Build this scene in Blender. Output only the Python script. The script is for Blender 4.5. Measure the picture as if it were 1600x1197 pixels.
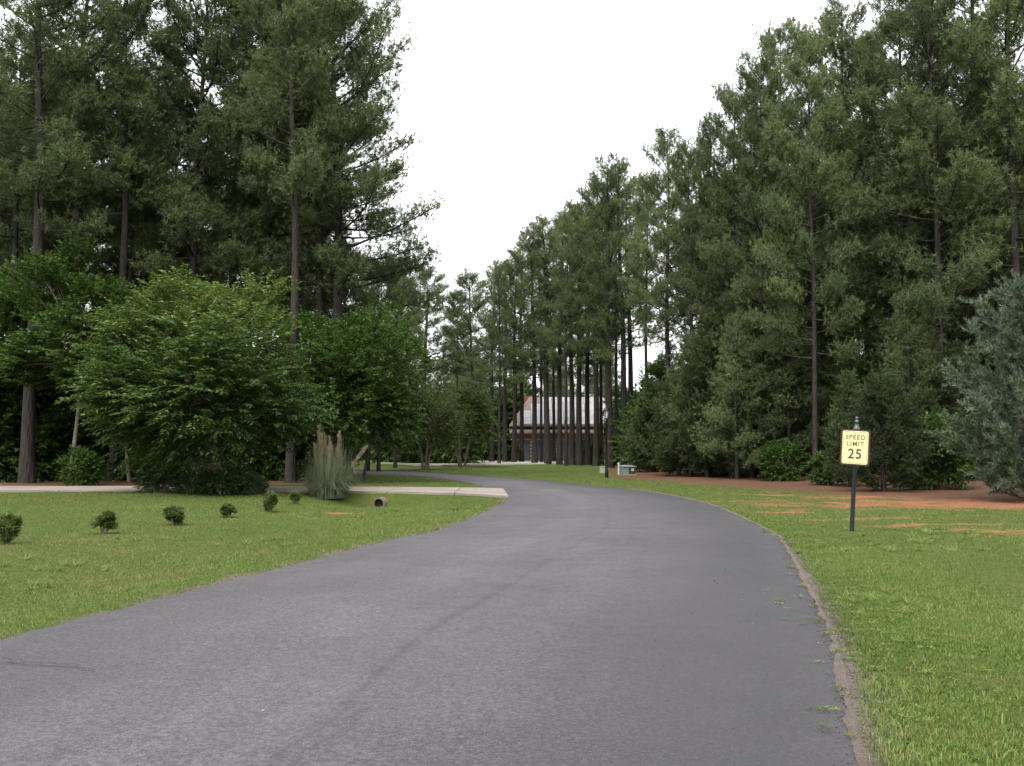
import bpy, math, random
import numpy as np
from mathutils import Vector, Matrix

# ------------------------------------------------------------------ camera, sky, light
scene = bpy.context.scene
for o in list(bpy.data.objects):
    bpy.data.objects.remove(o)
C = scene.collection
FPX, CX, CY, EYE = 1556.0, 800.0, 598.5, 1.6
PITCH = math.atan(97.5 / FPX)
cam_d = bpy.data.cameras.new('camera')
cam_d.sensor_width = 36.0
cam_d.lens = 36.0 * FPX / 1600.0
cam_d.clip_end = 3000
cam = bpy.data.objects.new('camera', cam_d)
cam.location = (0, 0, EYE)
cam.rotation_euler = (math.pi / 2 + PITCH, 0, 0)
C.objects.link(cam)
scene.camera = cam

SUN_EL, SUN_AZ = math.radians(58), math.radians(205)     # azimuth clockwise from +Y
w = bpy.data.worlds.new('World')
scene.world = w
w.use_nodes = True
nt = w.node_tree
nt.nodes.clear()
sky = nt.nodes.new('ShaderNodeTexSky')
sky.sky_type = 'NISHITA'
sky.sun_disc = False
sky.sun_elevation = SUN_EL
sky.sun_rotation = SUN_AZ
sky.dust_density = 6.0
sky.air_density = 1.0
sky.ozone_density = 1.0
hsv = nt.nodes.new('ShaderNodeHueSaturation')
hsv.inputs['Saturation'].default_value = 0.10
bg = nt.nodes.new('ShaderNodeBackground')
bg.inputs['Strength'].default_value = 0.15
wo = nt.nodes.new('ShaderNodeOutputWorld')
nt.links.new(sky.outputs[0], hsv.inputs['Color'])
ovc = nt.nodes.new('ShaderNodeMix')                       # even overcast veil over the clear-sky gradient
ovc.data_type = 'RGBA'
ovc.inputs[0].default_value = 0.6
ovc.inputs[7].default_value = (5.6, 5.65, 5.75, 1)
nt.links.new(hsv.outputs[0], ovc.inputs[6])
nt.links.new(ovc.outputs[2], bg.inputs['Color'])
nt.links.new(bg.outputs[0], wo.inputs['Surface'])

sd = bpy.data.lights.new('sun', 'SUN')
sd.energy = 0.9
sd.angle = math.radians(35)
sd.color = (1.0, 0.97, 0.92)
sun = bpy.data.objects.new('sun', sd)
sdir = Vector((math.sin(SUN_AZ) * math.cos(SUN_EL), math.cos(SUN_AZ) * math.cos(SUN_EL), math.sin(SUN_EL)))
sun.rotation_euler = sdir.to_track_quat('Z', 'Y').to_euler()
sun.location = (0, 0, 60)
C.objects.link(sun)
vs = scene.view_settings
vs.view_transform = 'Standard'
vs.look = 'None'
vs.exposure = 1.7
vs.gamma = 1.0
vs.use_curve_mapping = False
scene.cycles.max_bounces = 5
scene.cycles.diffuse_bounces = 3
scene.cycles.transmission_bounces = 3
scene.cycles.transparent_max_bounces = 4

# ------------------------------------------------------------------ small helpers
def G(px, py, z=0.0):
    """pixel of the photograph -> point on the plane at height z"""
    cx = (px - CX) / FPX
    cy = -(py - CY) / FPX
    dx, dy, dz = cx, math.cos(PITCH) - math.sin(PITCH) * cy, math.sin(PITCH) + math.cos(PITCH) * cy
    t = (z - EYE) / dz
    return (dx * t, dy * t)
def X(px, D):
    return (px - CX) / FPX * D
def Ztop(py, D):
    return EYE + D * math.tan(math.atan((CY - py) / FPX) + PITCH)

_perm = np.random.RandomState(7).rand(256, 256)
def vnoise(x, y, s=1.0, seed=0):
    x = np.asarray(x, float) / s + seed * 17.3 + 1000
    y = np.asarray(y, float) / s + seed * 9.1 + 1000
    xi, yi = np.floor(x).astype(int), np.floor(y).astype(int)
    fx, fy = x - xi, y - yi
    fx, fy = fx * fx * (3 - 2 * fx), fy * fy * (3 - 2 * fy)
    p = lambda a, b: _perm[a % 256, b % 256]
    return (p(xi, yi) * (1 - fx) + p(xi + 1, yi) * fx) * (1 - fy) + (p(xi, yi + 1) * (1 - fx) + p(xi + 1, yi + 1) * fx) * fy
def smooth(a, b, x):
    t = np.clip((np.asarray(x, float) - a) / (b - a), 0, 1)
    return t * t * (3 - 2 * t)

def np_mesh(name, V, groups, smoothf=False, tint=None):
    """groups: list of (n,k) int arrays; tint: per-face float array in the same order"""
    me = bpy.data.meshes.new(name)
    V = np.asarray(V, np.float32)
    me.vertices.add(len(V))
    me.vertices.foreach_set('co', V.ravel())
    groups = [np.asarray(g, np.int32) for g in groups if len(g)]
    nl = sum(g.size for g in groups)
    nf = sum(len(g) for g in groups)
    me.loops.add(nl)
    me.polygons.add(nf)
    me.loops.foreach_set('vertex_index', np.concatenate([g.ravel() for g in groups]))
    tot = np.concatenate([np.full(len(g), g.shape[1], np.int32) for g in groups])
    st = np.concatenate([[0], np.cumsum(tot)[:-1]]).astype(np.int32)
    me.polygons.foreach_set('loop_start', st)
    if smoothf:
        me.polygons.foreach_set('use_smooth', np.ones(nf, bool))
    if tint is not None:
        a = me.attributes.new('tint', 'FLOAT', 'FACE')
        a.data.foreach_set('value', np.asarray(tint, np.float32))
    me.update(calc_edges=True)
    return me

class MB:
    """collects simple solids into one mesh"""
    def __init__(s):
        s.v, s.f = [], []
    def add(s, vs_, fs):
        b = len(s.v)
        s.v += [tuple(p) for p in vs_]
        s.f += [tuple(i + b for i in f) for f in fs]
        return s
    def box(s, x0, x1, y0, y1, z0, z1):
        P = [(x0, y0, z0), (x1, y0, z0), (x1, y1, z0), (x0, y1, z0), (x0, y0, z1), (x1, y0, z1), (x1, y1, z1), (x0, y1, z1)]
        return s.add(P, [(0, 3, 2, 1), (4, 5, 6, 7), (0, 1, 5, 4), (1, 2, 6, 5), (2, 3, 7, 6), (3, 0, 4, 7)])
    def lathe(s, prof, n=16, cx=0, cy=0):
        P, F = [], []
        for r, z in prof:
            for k in range(n):
                a = 2 * math.pi * k / n
                P.append((cx + r * math.cos(a), cy + r * math.sin(a), z))
        for i in range(len(prof) - 1):
            for k in range(n):
                F.append((i * n + k, i * n + (k + 1) % n, (i + 1) * n + (k + 1) % n, (i + 1) * n + k))
        F.append(tuple(range(n))[::-1])
        F.append(tuple((len(prof) - 1) * n + k for k in range(n)))
        return s.add(P, F)
    def tube(s, pts, rads, n=6):
        V, F = tube_np(np.array(pts, float), np.array(rads, float), n)
        return s.add([tuple(p) for p in V], [tuple(f) for f in F])
    def prism(s, outline, y0, y1):
        """outline in x,z extruded along y"""
        n = len(outline)
        P = [(x, y0, z) for x, z in outline] + [(x, y1, z) for x, z in outline]
        F = [tuple(range(n)), tuple(range(2 * n - 1, n - 1, -1))]
        for k in range(n):
            F.append((k, k + n, (k + 1) % n + n, (k + 1) % n))
        return s.add(P, F)
    def mesh(s, name, smoothf=False):
        me = bpy.data.meshes.new(name)
        me.from_pydata(s.v, [], s.f)
        me.validate()
        if smoothf:
            for p in me.polygons:
                p.use_smooth = True
        me.update()
        return me

def tube_np(pts, rads, n=6):
    m = len(pts)
    V = np.zeros((m, n, 3))
    t = np.gradient(pts, axis=0)
    t /= np.linalg.norm(t, axis=1, keepdims=True) + 1e-9
    ref = np.array([0.31, 0.95, 0.05]) if abs(t[0, 2]) > 0.6 else np.array([0.05, 0.1, 1.0])
    a = np.arange(n) * 2 * math.pi / n
    for i in range(m):
        u = np.cross(t[i], ref)
        u /= np.linalg.norm(u) + 1e-9
        v = np.cross(t[i], u)
        V[i] = pts[i] + rads[i] * (np.cos(a)[:, None] * u + np.sin(a)[:, None] * v)
    F = []
    for i in range(m - 1):
        for k in range(n):
            F.append((i * n + k, (i + 1) * n + k, (i + 1) * n + (k + 1) % n, i * n + (k + 1) % n))
    return V.reshape(-1, 3), F

class Tubes:
    """many tubes joined into one mesh quickly"""
    def __init__(s):
        s.V, s.F, s.n = [], [], 0
    def add(s, pts, rads, n=5):
        V, F = tube_np(np.asarray(pts, float), np.asarray(rads, float), n)
        s.V.append(V)
        s.F.append(np.array(F) + s.n)
        s.n += len(V)
    def mesh(s, name):
        return np_mesh(name, np.concatenate(s.V), [np.concatenate(s.F)], True)

def obj(name, me, mat=None, parent=None, loc=None):
    o = bpy.data.objects.new(name, me)
    C.objects.link(o)
    if mat is not None and me is not None and not me.materials:
        me.materials.append(mat)
    if parent is not None:
        o.parent = parent
    if loc is not None:
        o.location = loc
    return o
def tag(o, label=None, cat=None, group=None, kind=None):
    if label: o['label'] = label
    if cat: o['category'] = cat
    if group: o['group'] = group
    if kind: o['kind'] = kind
    return o
def thing(name, label, cat, loc=(0, 0, 0), rz=0.0, group=None):
    o = bpy.data.objects.new(name, None)
    o.empty_display_size = 0.2
    C.objects.link(o)
    o.location = loc
    o.rotation_euler = (0, 0, rz)
    return tag(o, label, cat, group)

# ------------------------------------------------------------------ materials
class NB:
    def __init__(s, name):
        s.m = bpy.data.materials.new(name)
        s.m.use_nodes = True
        s.t = s.m.node_tree
        s.t.nodes.clear()
        s.out = s.t.nodes.new('ShaderNodeOutputMaterial')
    def n(s, typ, **kw):
        nd = s.t.nodes.new(typ)
        ins = kw.pop('ins', {})
        for k, v in kw.items():
            setattr(nd, k, v)
        for k, v in ins.items():
            if hasattr(v, 'is_linked') or hasattr(v, 'links'):
                s.t.links.new(v, nd.inputs[k])
            else:
                nd.inputs[k].default_value = v
        return nd
    def link(s, a, b):
        s.t.links.new(a, b)
    def noise(s, vec, scale, detail=4, rough=0.55, dist=0.0):
        nd = s.n('ShaderNodeTexNoise', ins={'Scale': scale, 'Detail': detail, 'Roughness': rough, 'Distortion': dist})
        if vec is not None:
            s.link(vec, nd.inputs['Vector'])
        return nd.outputs['Fac']
    def ramp(s, fac, stops):
        nd = s.n('ShaderNodeValToRGB')
        e = nd.color_ramp.elements
        while len(e) < len(stops):
            e.new(0.5)
        for k, (p, c) in enumerate(stops):
            e[k].position = p
            e[k].color = (c[0], c[1], c[2], 1) if not isinstance(c, (int, float)) else (c, c, c, 1)
        s.link(fac, nd.inputs['Fac'])
        return nd.outputs['Color']
    def mix(s, fac, a, b, mode='MIX'):
        nd = s.n('ShaderNodeMix', data_type='RGBA', blend_type=mode)
        for sock, v in ((nd.inputs[0], fac), (nd.inputs[6], a), (nd.inputs[7], b)):
            if hasattr(v, 'links'):
                s.link(v, sock)
            else:
                sock.default_value = v if isinstance(v, (int, float)) else (v[0], v[1], v[2], 1)
        return nd.outputs[2]
    def math(s, op, a, b=0.0, clamp=False):
        nd = s.n('ShaderNodeMath', operation=op, use_clamp=clamp)
        for k, v in enumerate((a, b)):
            if hasattr(v, 'links'):
                s.link(v, nd.inputs[k])
            else:
                nd.inputs[k].default_value = v
        return nd.outputs[0]
    def attr(s, name):
        return s.n('ShaderNodeAttribute', attribute_name=name)
    def bump(s, h, strength=0.3, dist=0.02):
        return s.n('ShaderNodeBump', ins={'Height': h, 'Strength': strength, 'Distance': dist}).outputs[0]
    def principled(s, col, rough=0.8, normal=None, spec=0.3, metal=0.0):
        nd = s.n('ShaderNodeBsdfPrincipled')
        if hasattr(col, 'links'):
            s.link(col, nd.inputs['Base Color'])
        else:
            nd.inputs['Base Color'].default_value = (col[0], col[1], col[2], 1)
        if hasattr(rough, 'links'):
            s.link(rough, nd.inputs['Roughness'])
        else:
            nd.inputs['Roughness'].default_value = rough
        nd.inputs['Specular IOR Level'].default_value = spec
        nd.inputs['Metallic'].default_value = metal
        if normal is not None:
            s.link(normal, nd.inputs['Normal'])
        return nd.outputs[0]
    def done(s, shader):
        s.link(shader, s.out.inputs['Surface'])
        return s.m

def leaf_mat(name, c0, c1, c2, trans=0.3, rough=0.5, spec=0.35, objvar=0.25):
    """leaf colour runs c0 -> c1 -> c2 over the per-leaf tint; each plant is shifted a little"""
    b = NB(name)
    t = b.attr('tint').outputs['Fac']
    col = b.ramp(t, [(0.0, c0), (0.55, c1), (1.0, c2)])
    oi = b.n('ShaderNodeObjectInfo').outputs['Random']
    br = b.math('ADD', b.math('MULTIPLY', oi, 2 * objvar), 1 - objvar)
    hs = b.n('ShaderNodeHueSaturation', ins={'Color': col, 'Value': br})
    hs.inputs['Hue'].default_value = 0.5
    p = b.principled(hs.outputs[0], rough, None, spec)
    tr = b.n('ShaderNodeBsdfTranslucent')
    tc = b.mix(0.4, hs.outputs[0], (0.07, 0.12, 0.015))
    b.link(tc, tr.inputs['Color'])
    ms = b.n('ShaderNodeMixShader', ins={'Fac': trans})
    b.link(p, ms.inputs[1])
    b.link(tr.outputs[0], ms.inputs[2])
    return b.done(ms.outputs[0])

def bark_mat(name, c0, c1, scale=6):
    b = NB(name)
    tc = b.n('ShaderNodeTexCoord').outputs['Object']
    mp = b.n('ShaderNodeMapping', ins={'Vector': tc})
    mp.inputs['Scale'].default_value = (1, 1, 0.22)
    n1 = b.noise(mp.outputs[0], scale, 5, 0.6, 0.6)
    n2 = b.noise(tc, 0.5, 3)
    vo = b.n('ShaderNodeTexVoronoi', ins={'Vector': mp.outputs[0], 'Scale': scale * 1.6})
    crk = b.ramp(vo.outputs['Distance'], [(0.1, 0.0), (0.5, 1.0)])
    col = b.ramp(n1, [(0.3, c0), (0.7, c1)])
    col = b.mix(b.math('MULTIPLY', n2, 0.5), col, [x * 1.5 for x in c1])
    return b.done(b.principled(col, 0.95, b.bump(b.math('ADD', n1, crk), 0.8, 0.04), 0.1))

def plain(name, c, rough=0.6, spec=0.3, metal=0.0, var=0.15, scale=8.0, bump=0.0):
    b = NB(name)
    tc = b.n('ShaderNodeTexCoord').outputs['Object']
    n = b.noise(tc, scale, 4)
    col = b.ramp(n, [(0.3, [x * (1 - var) for x in c]), (0.7, [min(1, x * (1 + var)) for x in c])])
    return b.done(b.principled(col, rough, b.bump(n, bump, 0.01) if bump else None, spec, metal))

M = {}
M['needle'] = leaf_mat('pine_needles', (0.054, 0.074, 0.034), (0.094, 0.122, 0.050), (0.150, 0.180, 0.064), 0.40, 0.5, 0.25, 0.25)
M['cedar'] = leaf_mat('cedar_sprays', (0.022, 0.033, 0.013), (0.040, 0.057, 0.021), (0.078, 0.100, 0.034), 0.25, 0.55, 0.25, 0.3)
M['silver'] = leaf_mat('silver_cedar_sprays', (0.036, 0.054, 0.032), (0.068, 0.096, 0.058), (0.145, 0.178, 0.120), 0.25, 0.5, 0.3, 0.1)
M['leaf'] = leaf_mat('broad_leaves', (0.022, 0.048, 0.011), (0.046, 0.090, 0.018), (0.105, 0.168, 0.038), 0.40, 0.45, 0.3, 0.2)
M['myrtle'] = leaf_mat('myrtle_leaves', (0.022, 0.043, 0.013), (0.042, 0.076, 0.021), (0.125, 0.165, 0.040), 0.38, 0.5, 0.25, 0.05)
M['olive'] = leaf_mat('olive_leaves', (0.0350, 0.0462, 0.0140), (0.0525, 0.0665, 0.0168), (0.0770, 0.0980, 0.0238), 0.36, 0.5, 0.35, 0.1)
M['box'] = leaf_mat('small_shrub_leaves', (0.040, 0.060, 0.014), (0.070, 0.098, 0.022), (0.13, 0.165, 0.04), 0.3, 0.5, 0.3, 0.12)
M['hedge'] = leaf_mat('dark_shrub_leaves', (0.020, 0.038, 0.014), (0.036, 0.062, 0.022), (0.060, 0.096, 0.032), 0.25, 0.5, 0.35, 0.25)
M['woods'] = leaf_mat('far_woods_leaves', (0.0204, 0.0348, 0.0156), (0.0330, 0.0540, 0.0204), (0.0540, 0.0780, 0.0240), 0.3, 0.6, 0.2, 0.05)
M['bark'] = bark_mat('pine_bark', (0.014, 0.0125, 0.0115), (0.040, 0.034, 0.030), 6)
M['stem'] = bark_mat('smooth_bark', (0.085, 0.065, 0.048), (0.17, 0.14, 0.11), 3)
M['blade'] = leaf_mat('pampas_blades', (0.075, 0.095, 0.055), (0.125, 0.15, 0.095), (0.26, 0.26, 0.18), 0.3, 0.5, 0.3, 0.0)
M['plume'] = leaf_mat('pampas_plumes', (0.17, 0.125, 0.075), (0.26, 0.20, 0.13), (0.38, 0.32, 0.225), 0.3, 0.8, 0.1, 0.0)
M['black'] = plain('black_painted_metal', (0.006, 0.006, 0.007), 0.4, 0.25)
M['white'] = plain('white_paint', (0.34, 0.335, 0.32), 0.5, 0.4, 0, 0.06)

# grass blades: tint 0 dry straw, then dull green to fresh light green
b = NB('grass_blades')
t_ = b.attr('tint').outputs['Fac']
gc = b.ramp(t_, [(0.0, (0.2144, 0.1608, 0.0775)), (0.12, (0.1531, 0.1357, 0.0532)), (0.16, (0.0449, 0.0783, 0.0135)), (0.6, (0.0857, 0.1326, 0.0251)), (1.0, (0.1736, 0.2261, 0.0696))])
gp = b.principled(gc, 0.65, None, 0.12)
tr = b.n('ShaderNodeBsdfTranslucent', ins={'Color': gc})
ms = b.n('ShaderNodeMixShader', ins={'Fac': 0.3})
b.link(gp, ms.inputs[1]); b.link(tr.outputs[0], ms.inputs[2])
M['grass'] = b.done(ms.outputs[0])

# ground: turf, pine straw under the trees, bare red clay
b = NB('ground_turf_straw_clay')
tc = b.n('ShaderNodeTexCoord').outputs['Object']
nA, nB_, nC, nD = b.noise(tc, 1.1, 5), b.noise(tc, 9, 5, 0.7), b.noise(tc, 45, 3, 0.7), b.noise(tc, 0.25, 3)
turf = b.ramp(nB_, [(0.25, (0.0297, 0.0454, 0.0089)), (0.5, (0.0524, 0.0786, 0.0147)), (0.75, (0.0830, 0.1092, 0.0251))])
turf = b.mix(b.ramp(nA, [(0.5, 0.0), (0.72, 0.55)]), turf, (0.1005, 0.0874, 0.0294))
turf = b.mix(b.ramp(nC, [(0.35, 0.55), (0.55, 0.0)]), turf, (0.0437, 0.0480, 0.0132))
straw = b.ramp(nB_, [(0.25, (0.0714, 0.0370, 0.0227)), (0.55, (0.1260, 0.0655, 0.0386)), (0.8, (0.1764, 0.1050, 0.0638))])
straw = b.mix(b.ramp(nC, [(0.35, 0.7), (0.6, 0.0)]), straw, (0.0504, 0.0302, 0.0202))
clay = b.ramp(nB_, [(0.25, (0.165, 0.066, 0.034)), (0.6, (0.235, 0.100, 0.055)), (0.85, (0.28, 0.150, 0.095))])
edge = b.math('MULTIPLY', b.math('SUBTRACT', b.math('ADD', b.math('MULTIPLY', nB_, 0.6), b.math('MULTIPLY', nA, 0.7)), 0.65), 2.6)
fs = b.math('MULTIPLY', b.math('ADD', b.math('SUBTRACT', b.attr('straw').outputs['Fac'], 0.42), edge), 4.0, True)
fc = b.math('MULTIPLY', b.math('ADD', b.math('SUBTRACT', b.attr('clay').outputs['Fac'], 0.52), edge), 2.4, True)
col = b.mix(fs, turf, straw)
col = b.mix(fc, col, clay)
dirt = b.ramp(nC, [(0.3, (0.0630, 0.0504, 0.0420)), (0.55, (0.1092, 0.0874, 0.0714)), (0.75, (0.1680, 0.1386, 0.1176))])
fd = b.math('MULTIPLY', b.math('ADD', b.math('SUBTRACT', b.attr('dirt').outputs['Fac'], 0.45), edge), 2.5, True)
col = b.mix(fd, col, dirt)
hgt = b.math('ADD', nB_, b.math('MULTIPLY', nC, 0.6))
M['ground'] = b.done(b.principled(col, 0.95, b.bump(hgt, 0.9, 0.05), 0.1))

# asphalt: u across the road, v along it in metres
b = NB('worn_asphalt')
tc = b.n('ShaderNodeTexCoord').outputs['Object']
uv = b.n('ShaderNodeUVMap', uv_map='road').outputs[0]
sx = b.n('ShaderNodeSeparateXYZ', ins={'Vector': uv})
u, v = sx.outputs[0], sx.outputs[1]
n0, n1, n2, n3 = b.noise(tc, 0.35, 4, 0.5), b.noise(tc, 2.2, 5, 0.6), b.noise(tc, 70, 4, 0.8), b.noise(tc, 190, 2, 0.8)
st = b.n('ShaderNodeCombineXYZ', ins={'X': b.math('MULTIPLY', u, 9.0), 'Y': b.math('MULTIPLY', v, 0.10)})
ns = b.noise(st.outputs[0], 1.0, 4, 0.6)
base = b.ramp(ns, [(0.3, (0.0274, 0.0251, 0.0300)), (0.5, (0.0370, 0.0338, 0.0388)), (0.72, (0.0489, 0.0444, 0.0494))])
base = b.mix(b.ramp(n0, [(0.42, 0.0), (0.66, 0.6)]), base, (0.0203, 0.0193, 0.0231))
mot = b.math('MULTIPLY', b.noise(tc, 5.0, 6, 0.75, 0.4), b.ramp(n0, [(0.35, 0.5), (0.6, 1.0)]))
base = b.mix(b.ramp(mot, [(0.38, 0.0), (0.62, 0.65)]), base, (0.0155, 0.0146, 0.0176))
base = b.mix(b.ramp(n1, [(0.55, 0.0), (0.8, 0.35)]), base, (0.0549, 0.0491, 0.0506))
base = b.mix(b.ramp(n2, [(0.40, 0.9), (0.50, 0.0)]), base, (0.0108, 0.0105, 0.0119))
base = b.mix(b.ramp(n3, [(0.52, 0.0), (0.62, 0.8)]), base, (0.1135, 0.1049, 0.1094))
# paving seam down the middle, waving a little and fading in and out
wob = b.math('MULTIPLY', b.math('SUBTRACT', b.noise(st.outputs[0], 2.5, 4, 0.7), 0.5), 0.03)
ds = b.math('ABSOLUTE', b.math('SUBTRACT', b.math('ADD', u, wob), 0.505))
seam = b.math('MULTIPLY', b.ramp(ds, [(0.0, 1.0), (0.012, 0.0)]), b.ramp(n1, [(0.35, 0.1), (0.65, 0.6)]))
agg = b.noise(tc, 30, 7, 0.85)
base = b.mix(1.0, base, b.ramp(agg, [(0.40, 0.5), (0.5, 0.95), (0.60, 1.6)]), 'MULTIPLY')
base = b.mix(seam, base, (0.0161, 0.0151, 0.0176))
wear = b.ramp(b.math('ABSOLUTE', b.math('SUBTRACT', u, 0.36)), [(0.0, 1.28), (0.30, 1.0), (0.45, 0.92)])
base = b.mix(1.0, base, wear, 'MULTIPLY')
lane = b.math('MULTIPLY', b.ramp(b.math('ABSOLUTE', b.math('SUBTRACT', u, 0.92)), [(0.0, 1.0), (0.26, 0.0)]), 0.75)
base = b.mix(lane, base, (0.0190, 0.0180, 0.0213))
rgh = b.ramp(n1, [(0.3, 0.72), (0.7, 0.86)])
M['asphalt'] = b.done(b.principled(base, rgh, b.bump(b.math('ADD', n2, b.math('MULTIPLY', n3, 0.5)), 0.6, 0.006), 0.42))

b = NB('weathered_concrete')
tc = b.n('ShaderNodeTexCoord').outputs['Object']
n1, n2 = b.noise(tc, 0.9, 5), b.noise(tc, 30, 4, 0.7)
col = b.ramp(n1, [(0.3, (0.1558, 0.1312, 0.1107)), (0.7, (0.2214, 0.1927, 0.1681))])
col = b.mix(b.ramp(n2, [(0.35, 0.35), (0.55, 0.0)]), col, (0.1640, 0.1394, 0.1148))
M['concrete'] = b.done(b.principled(col, 0.9, b.bump(n2, 0.2, 0.01), 0.2))

b = NB('sandy_gravel')
tc = b.n('ShaderNodeTexCoord').outputs['Object']
n1, n2 = b.noise(tc, 6, 5), b.noise(tc, 55, 5, 0.85)
col = b.ramp(n2, [(0.3, (0.040, 0.033, 0.029)), (0.5, (0.105, 0.086, 0.076)), (0.72, (0.25, 0.215, 0.195))])
col = b.mix(b.ramp(n1, [(0.45, 0.0), (0.7, 0.6)]), col, (0.10, 0.068, 0.05))
M['gravel'] = b.done(b.principled(col, 0.95, b.bump(n2, 0.9, 0.02), 0.15))

# ------------------------------------------------------------------ road outline, terrain height
PAIRS = [((-9, -10), (-2.4, -10)), ((-6.8, -2), (-0.2, -2)), ((-5.75, 2), (0.9, 2)),
         (G(-190, 1110), (1.42, 3.9)), (G(0, 1003), G(1300, 1000)), (G(300, 925), G(1268, 930)), (G(600, 847), G(1225, 850)),
         (G(685, 829), G(1195, 826)), (G(779, 791), G(1112, 789)), (G(793, 777), G(1040, 772.5)),
         (G(783, 768.5), G(985, 765)), (G(760, 761.5), G(935, 760)), (G(732, 755), G(841, 750.6)),
         (G(694, 748.5), G(760, 745)), (G(652, 744), G(700, 740.6)), (G(560, 740.5), G(560, 735.3)),
         ((-20, 60), (-22, 67.5)), ((-45, 70), (-47, 77)), ((-90, 82), (-92, 89))]
def catmull(P, k):
    P = np.array(P, float)
    P = np.vstack([2 * P[0] - P[1], P, 2 * P[-1] - P[-2]])
    out = []
    for i in range(1, len(P) - 2):
        for t in np.arange(k) / k:
            a, b_, c, d = P[i - 1], P[i], P[i + 1], P[i + 2]
            out.append(0.5 * (2 * b_ + (c - a) * t + (2 * a - 5 * b_ + 4 * c - d) * t * t + (3 * b_ - a - 3 * c + d) * t ** 3))
    out.append(P[-2])
    return np.array(out)
RL = catmull([p[0] for p in PAIRS], 10)
RR = catmull([p[1] for p in PAIRS], 10)
ROADPOLY = np.vstack([RL, RR[::-1]])
# the concrete driveway crossing the left lawn to the road
DF = [(-60, 39.5), (-30, 38.6), G(200, 761.0), G(560, 761.5), G(700, 763), G(752, 763.4), G(786, 764.6)]
DN = [(-60, 35.9), (-30, 35.3), G(200, 768.0), G(560, 768.8), G(700, 771.5), G(752, 774.0), G(795, 777.2)]
DRIVEPOLY = np.array(DF + DN[::-1])

def seg_dist(P, poly, closed=True):
    d = np.full(len(P), 1e9)
    n = len(poly)
    for i in range(n if closed else n - 1):
        a, b_ = poly[i], poly[(i + 1) % n]
        ab = b_ - a
        t = np.clip(((P - a) @ ab) / (ab @ ab + 1e-12), 0, 1)
        q = a + t[:, None] * ab
        d = np.minimum(d, np.hypot(P[:, 0] - q[:, 0], P[:, 1] - q[:, 1]))
    return d
def inside(P, poly):
    c = np.zeros(len(P), bool)
    n = len(poly)
    for i in range(n):
        x1, y1 = poly[i]
        x2, y2 = poly[(i + 1) % n]
        k = ((y1 > P[:, 1]) != (y2 > P[:, 1])) & (P[:, 0] < (x2 - x1) * (P[:, 1] - y1) / (y2 - y1 + 1e-12) + x1)
        c ^= k
    return c
def sdist(P, poly):
    d = seg_dist(P, poly)
    return np.where(inside(P, poly), -d, d)

PIPE = np.array(G(598, 771))
SWALE = np.array([PIPE + [0, 0.6], PIPE + [-0.25, -1.5], np.array(G(470, 823)), np.array(G(250, 872)), np.array(G(-60, 925)), np.array(G(-500, 980))])
def ground_z(P):
    P = np.atleast_2d(np.asarray(P, float))
    sr = sdist(P, ROADPOLY)
    sdv = sdist(P, DRIVEPOLY)
    x, y = P[:, 0], P[:, 1]
    z = (vnoise(x, y, 3.5, 1) - 0.5) * 0.10 + (vnoise(x, y, 0.9, 2) - 0.5) * 0.03
    ds = seg_dist(P, SWALE, False)
    dep = 0.16 + 0.30 * np.exp(-((np.hypot(x - PIPE[0], y - PIPE[1])) / 4.0) ** 2)
    wid = 1.5
    dep = dep * (1 - smooth(-0.50, -0.12, y - PIPE[1]))
    z -= dep * np.exp(-(ds / wid) ** 2)
    z += 0.25 * smooth(8, 18, sr) * smooth(3, 8, x) * (1 - smooth(58, 68, y))                       # low bank under the trees on the right
    near = smooth(0.0, 1.4, sr)
    z = z * near + 0.012 * (1 - near)
    z = np.where(sr < 0.10, -0.06 + 0.072 * smooth(-0.35, 0.10, sr), z)
    nd = smooth(0.0, 0.9, sdv)
    z = np.where(sr > 0.1, z * nd + (-0.035) * (1 - nd) * (sdv < 0.9), z)
    far = smooth(150, 400, np.hypot(x, y))
    return z
def gz(x, y):
    return float(ground_z([[x, y]])[0])

# forest edge: ground beyond these lines is pine straw
RIGHT_EDGE = np.array([[40, 22], [26, 26], list(G(1590, 795)), list(G(1440, 783)), list(G(1290, 770)), list(G(1130, 759)), list(G(1000, 750)), list(G(955, 744)), [6.0, 64], [6.5, 75], [20, 76], [200, 120], [200, 22]])
LEFT_EDGE = np.array([[-70, 39.8], [-30, 39.2], list(G(0, 760.0)), list(G(300, 760)), list(G(440, 757)), list(G(512, 752)), [-9.8, 50.0], [-12, 54.5], [-30, 58], [-70, 70], [-120, 70]])
CLAY = [(*G(1340, 812), 1.6, 0.35), (*G(1470, 822), 1.8, 0.4), (*G(1200, 772), 1.5, 0.6), (*G(1430, 788), 5.5, 2.8), (*G(1545, 792), 4.0, 2.4), (*G(1400, 783), 3.0, 1.6), (*G(1490, 795), 2.6, 1.1), (*G(1330, 776), 2.2, 1.2), (*G(1585, 832), 1.1, 0.5), (*G(1560, 788), 2.2, 1.2),
        (*G(530, 792), 0.45, 0.22), (*G(655, 781), 0.4, 0.22), (*G(540, 776), 0.8, 0.3),
        (*G(460, 800), 0.3, 0.12), (*G(1230, 800), 1.0, 0.5)]
def clay_mask(P):
    m = np.zeros(len(P))
    for cx, cy, rx, ry in CLAY:
        m = np.maximum(m, 1 - 0.5 * np.hypot((P[:, 0] - cx) / rx, (P[:, 1] - cy) / ry))
    return np.clip(m, 0, 1)
def straw_mask(P):
    a = smooth(1.6, -1.6, sdist(P, RIGHT_EDGE))
    b_ = smooth(0.6, -0.6, sdist(P, LEFT_EDGE))
    hy = np.hypot(P[:, 0], P[:, 1])
    c = smooth(104, 112, hy)
    return np.maximum(np.maximum(a, b_), c)

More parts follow.
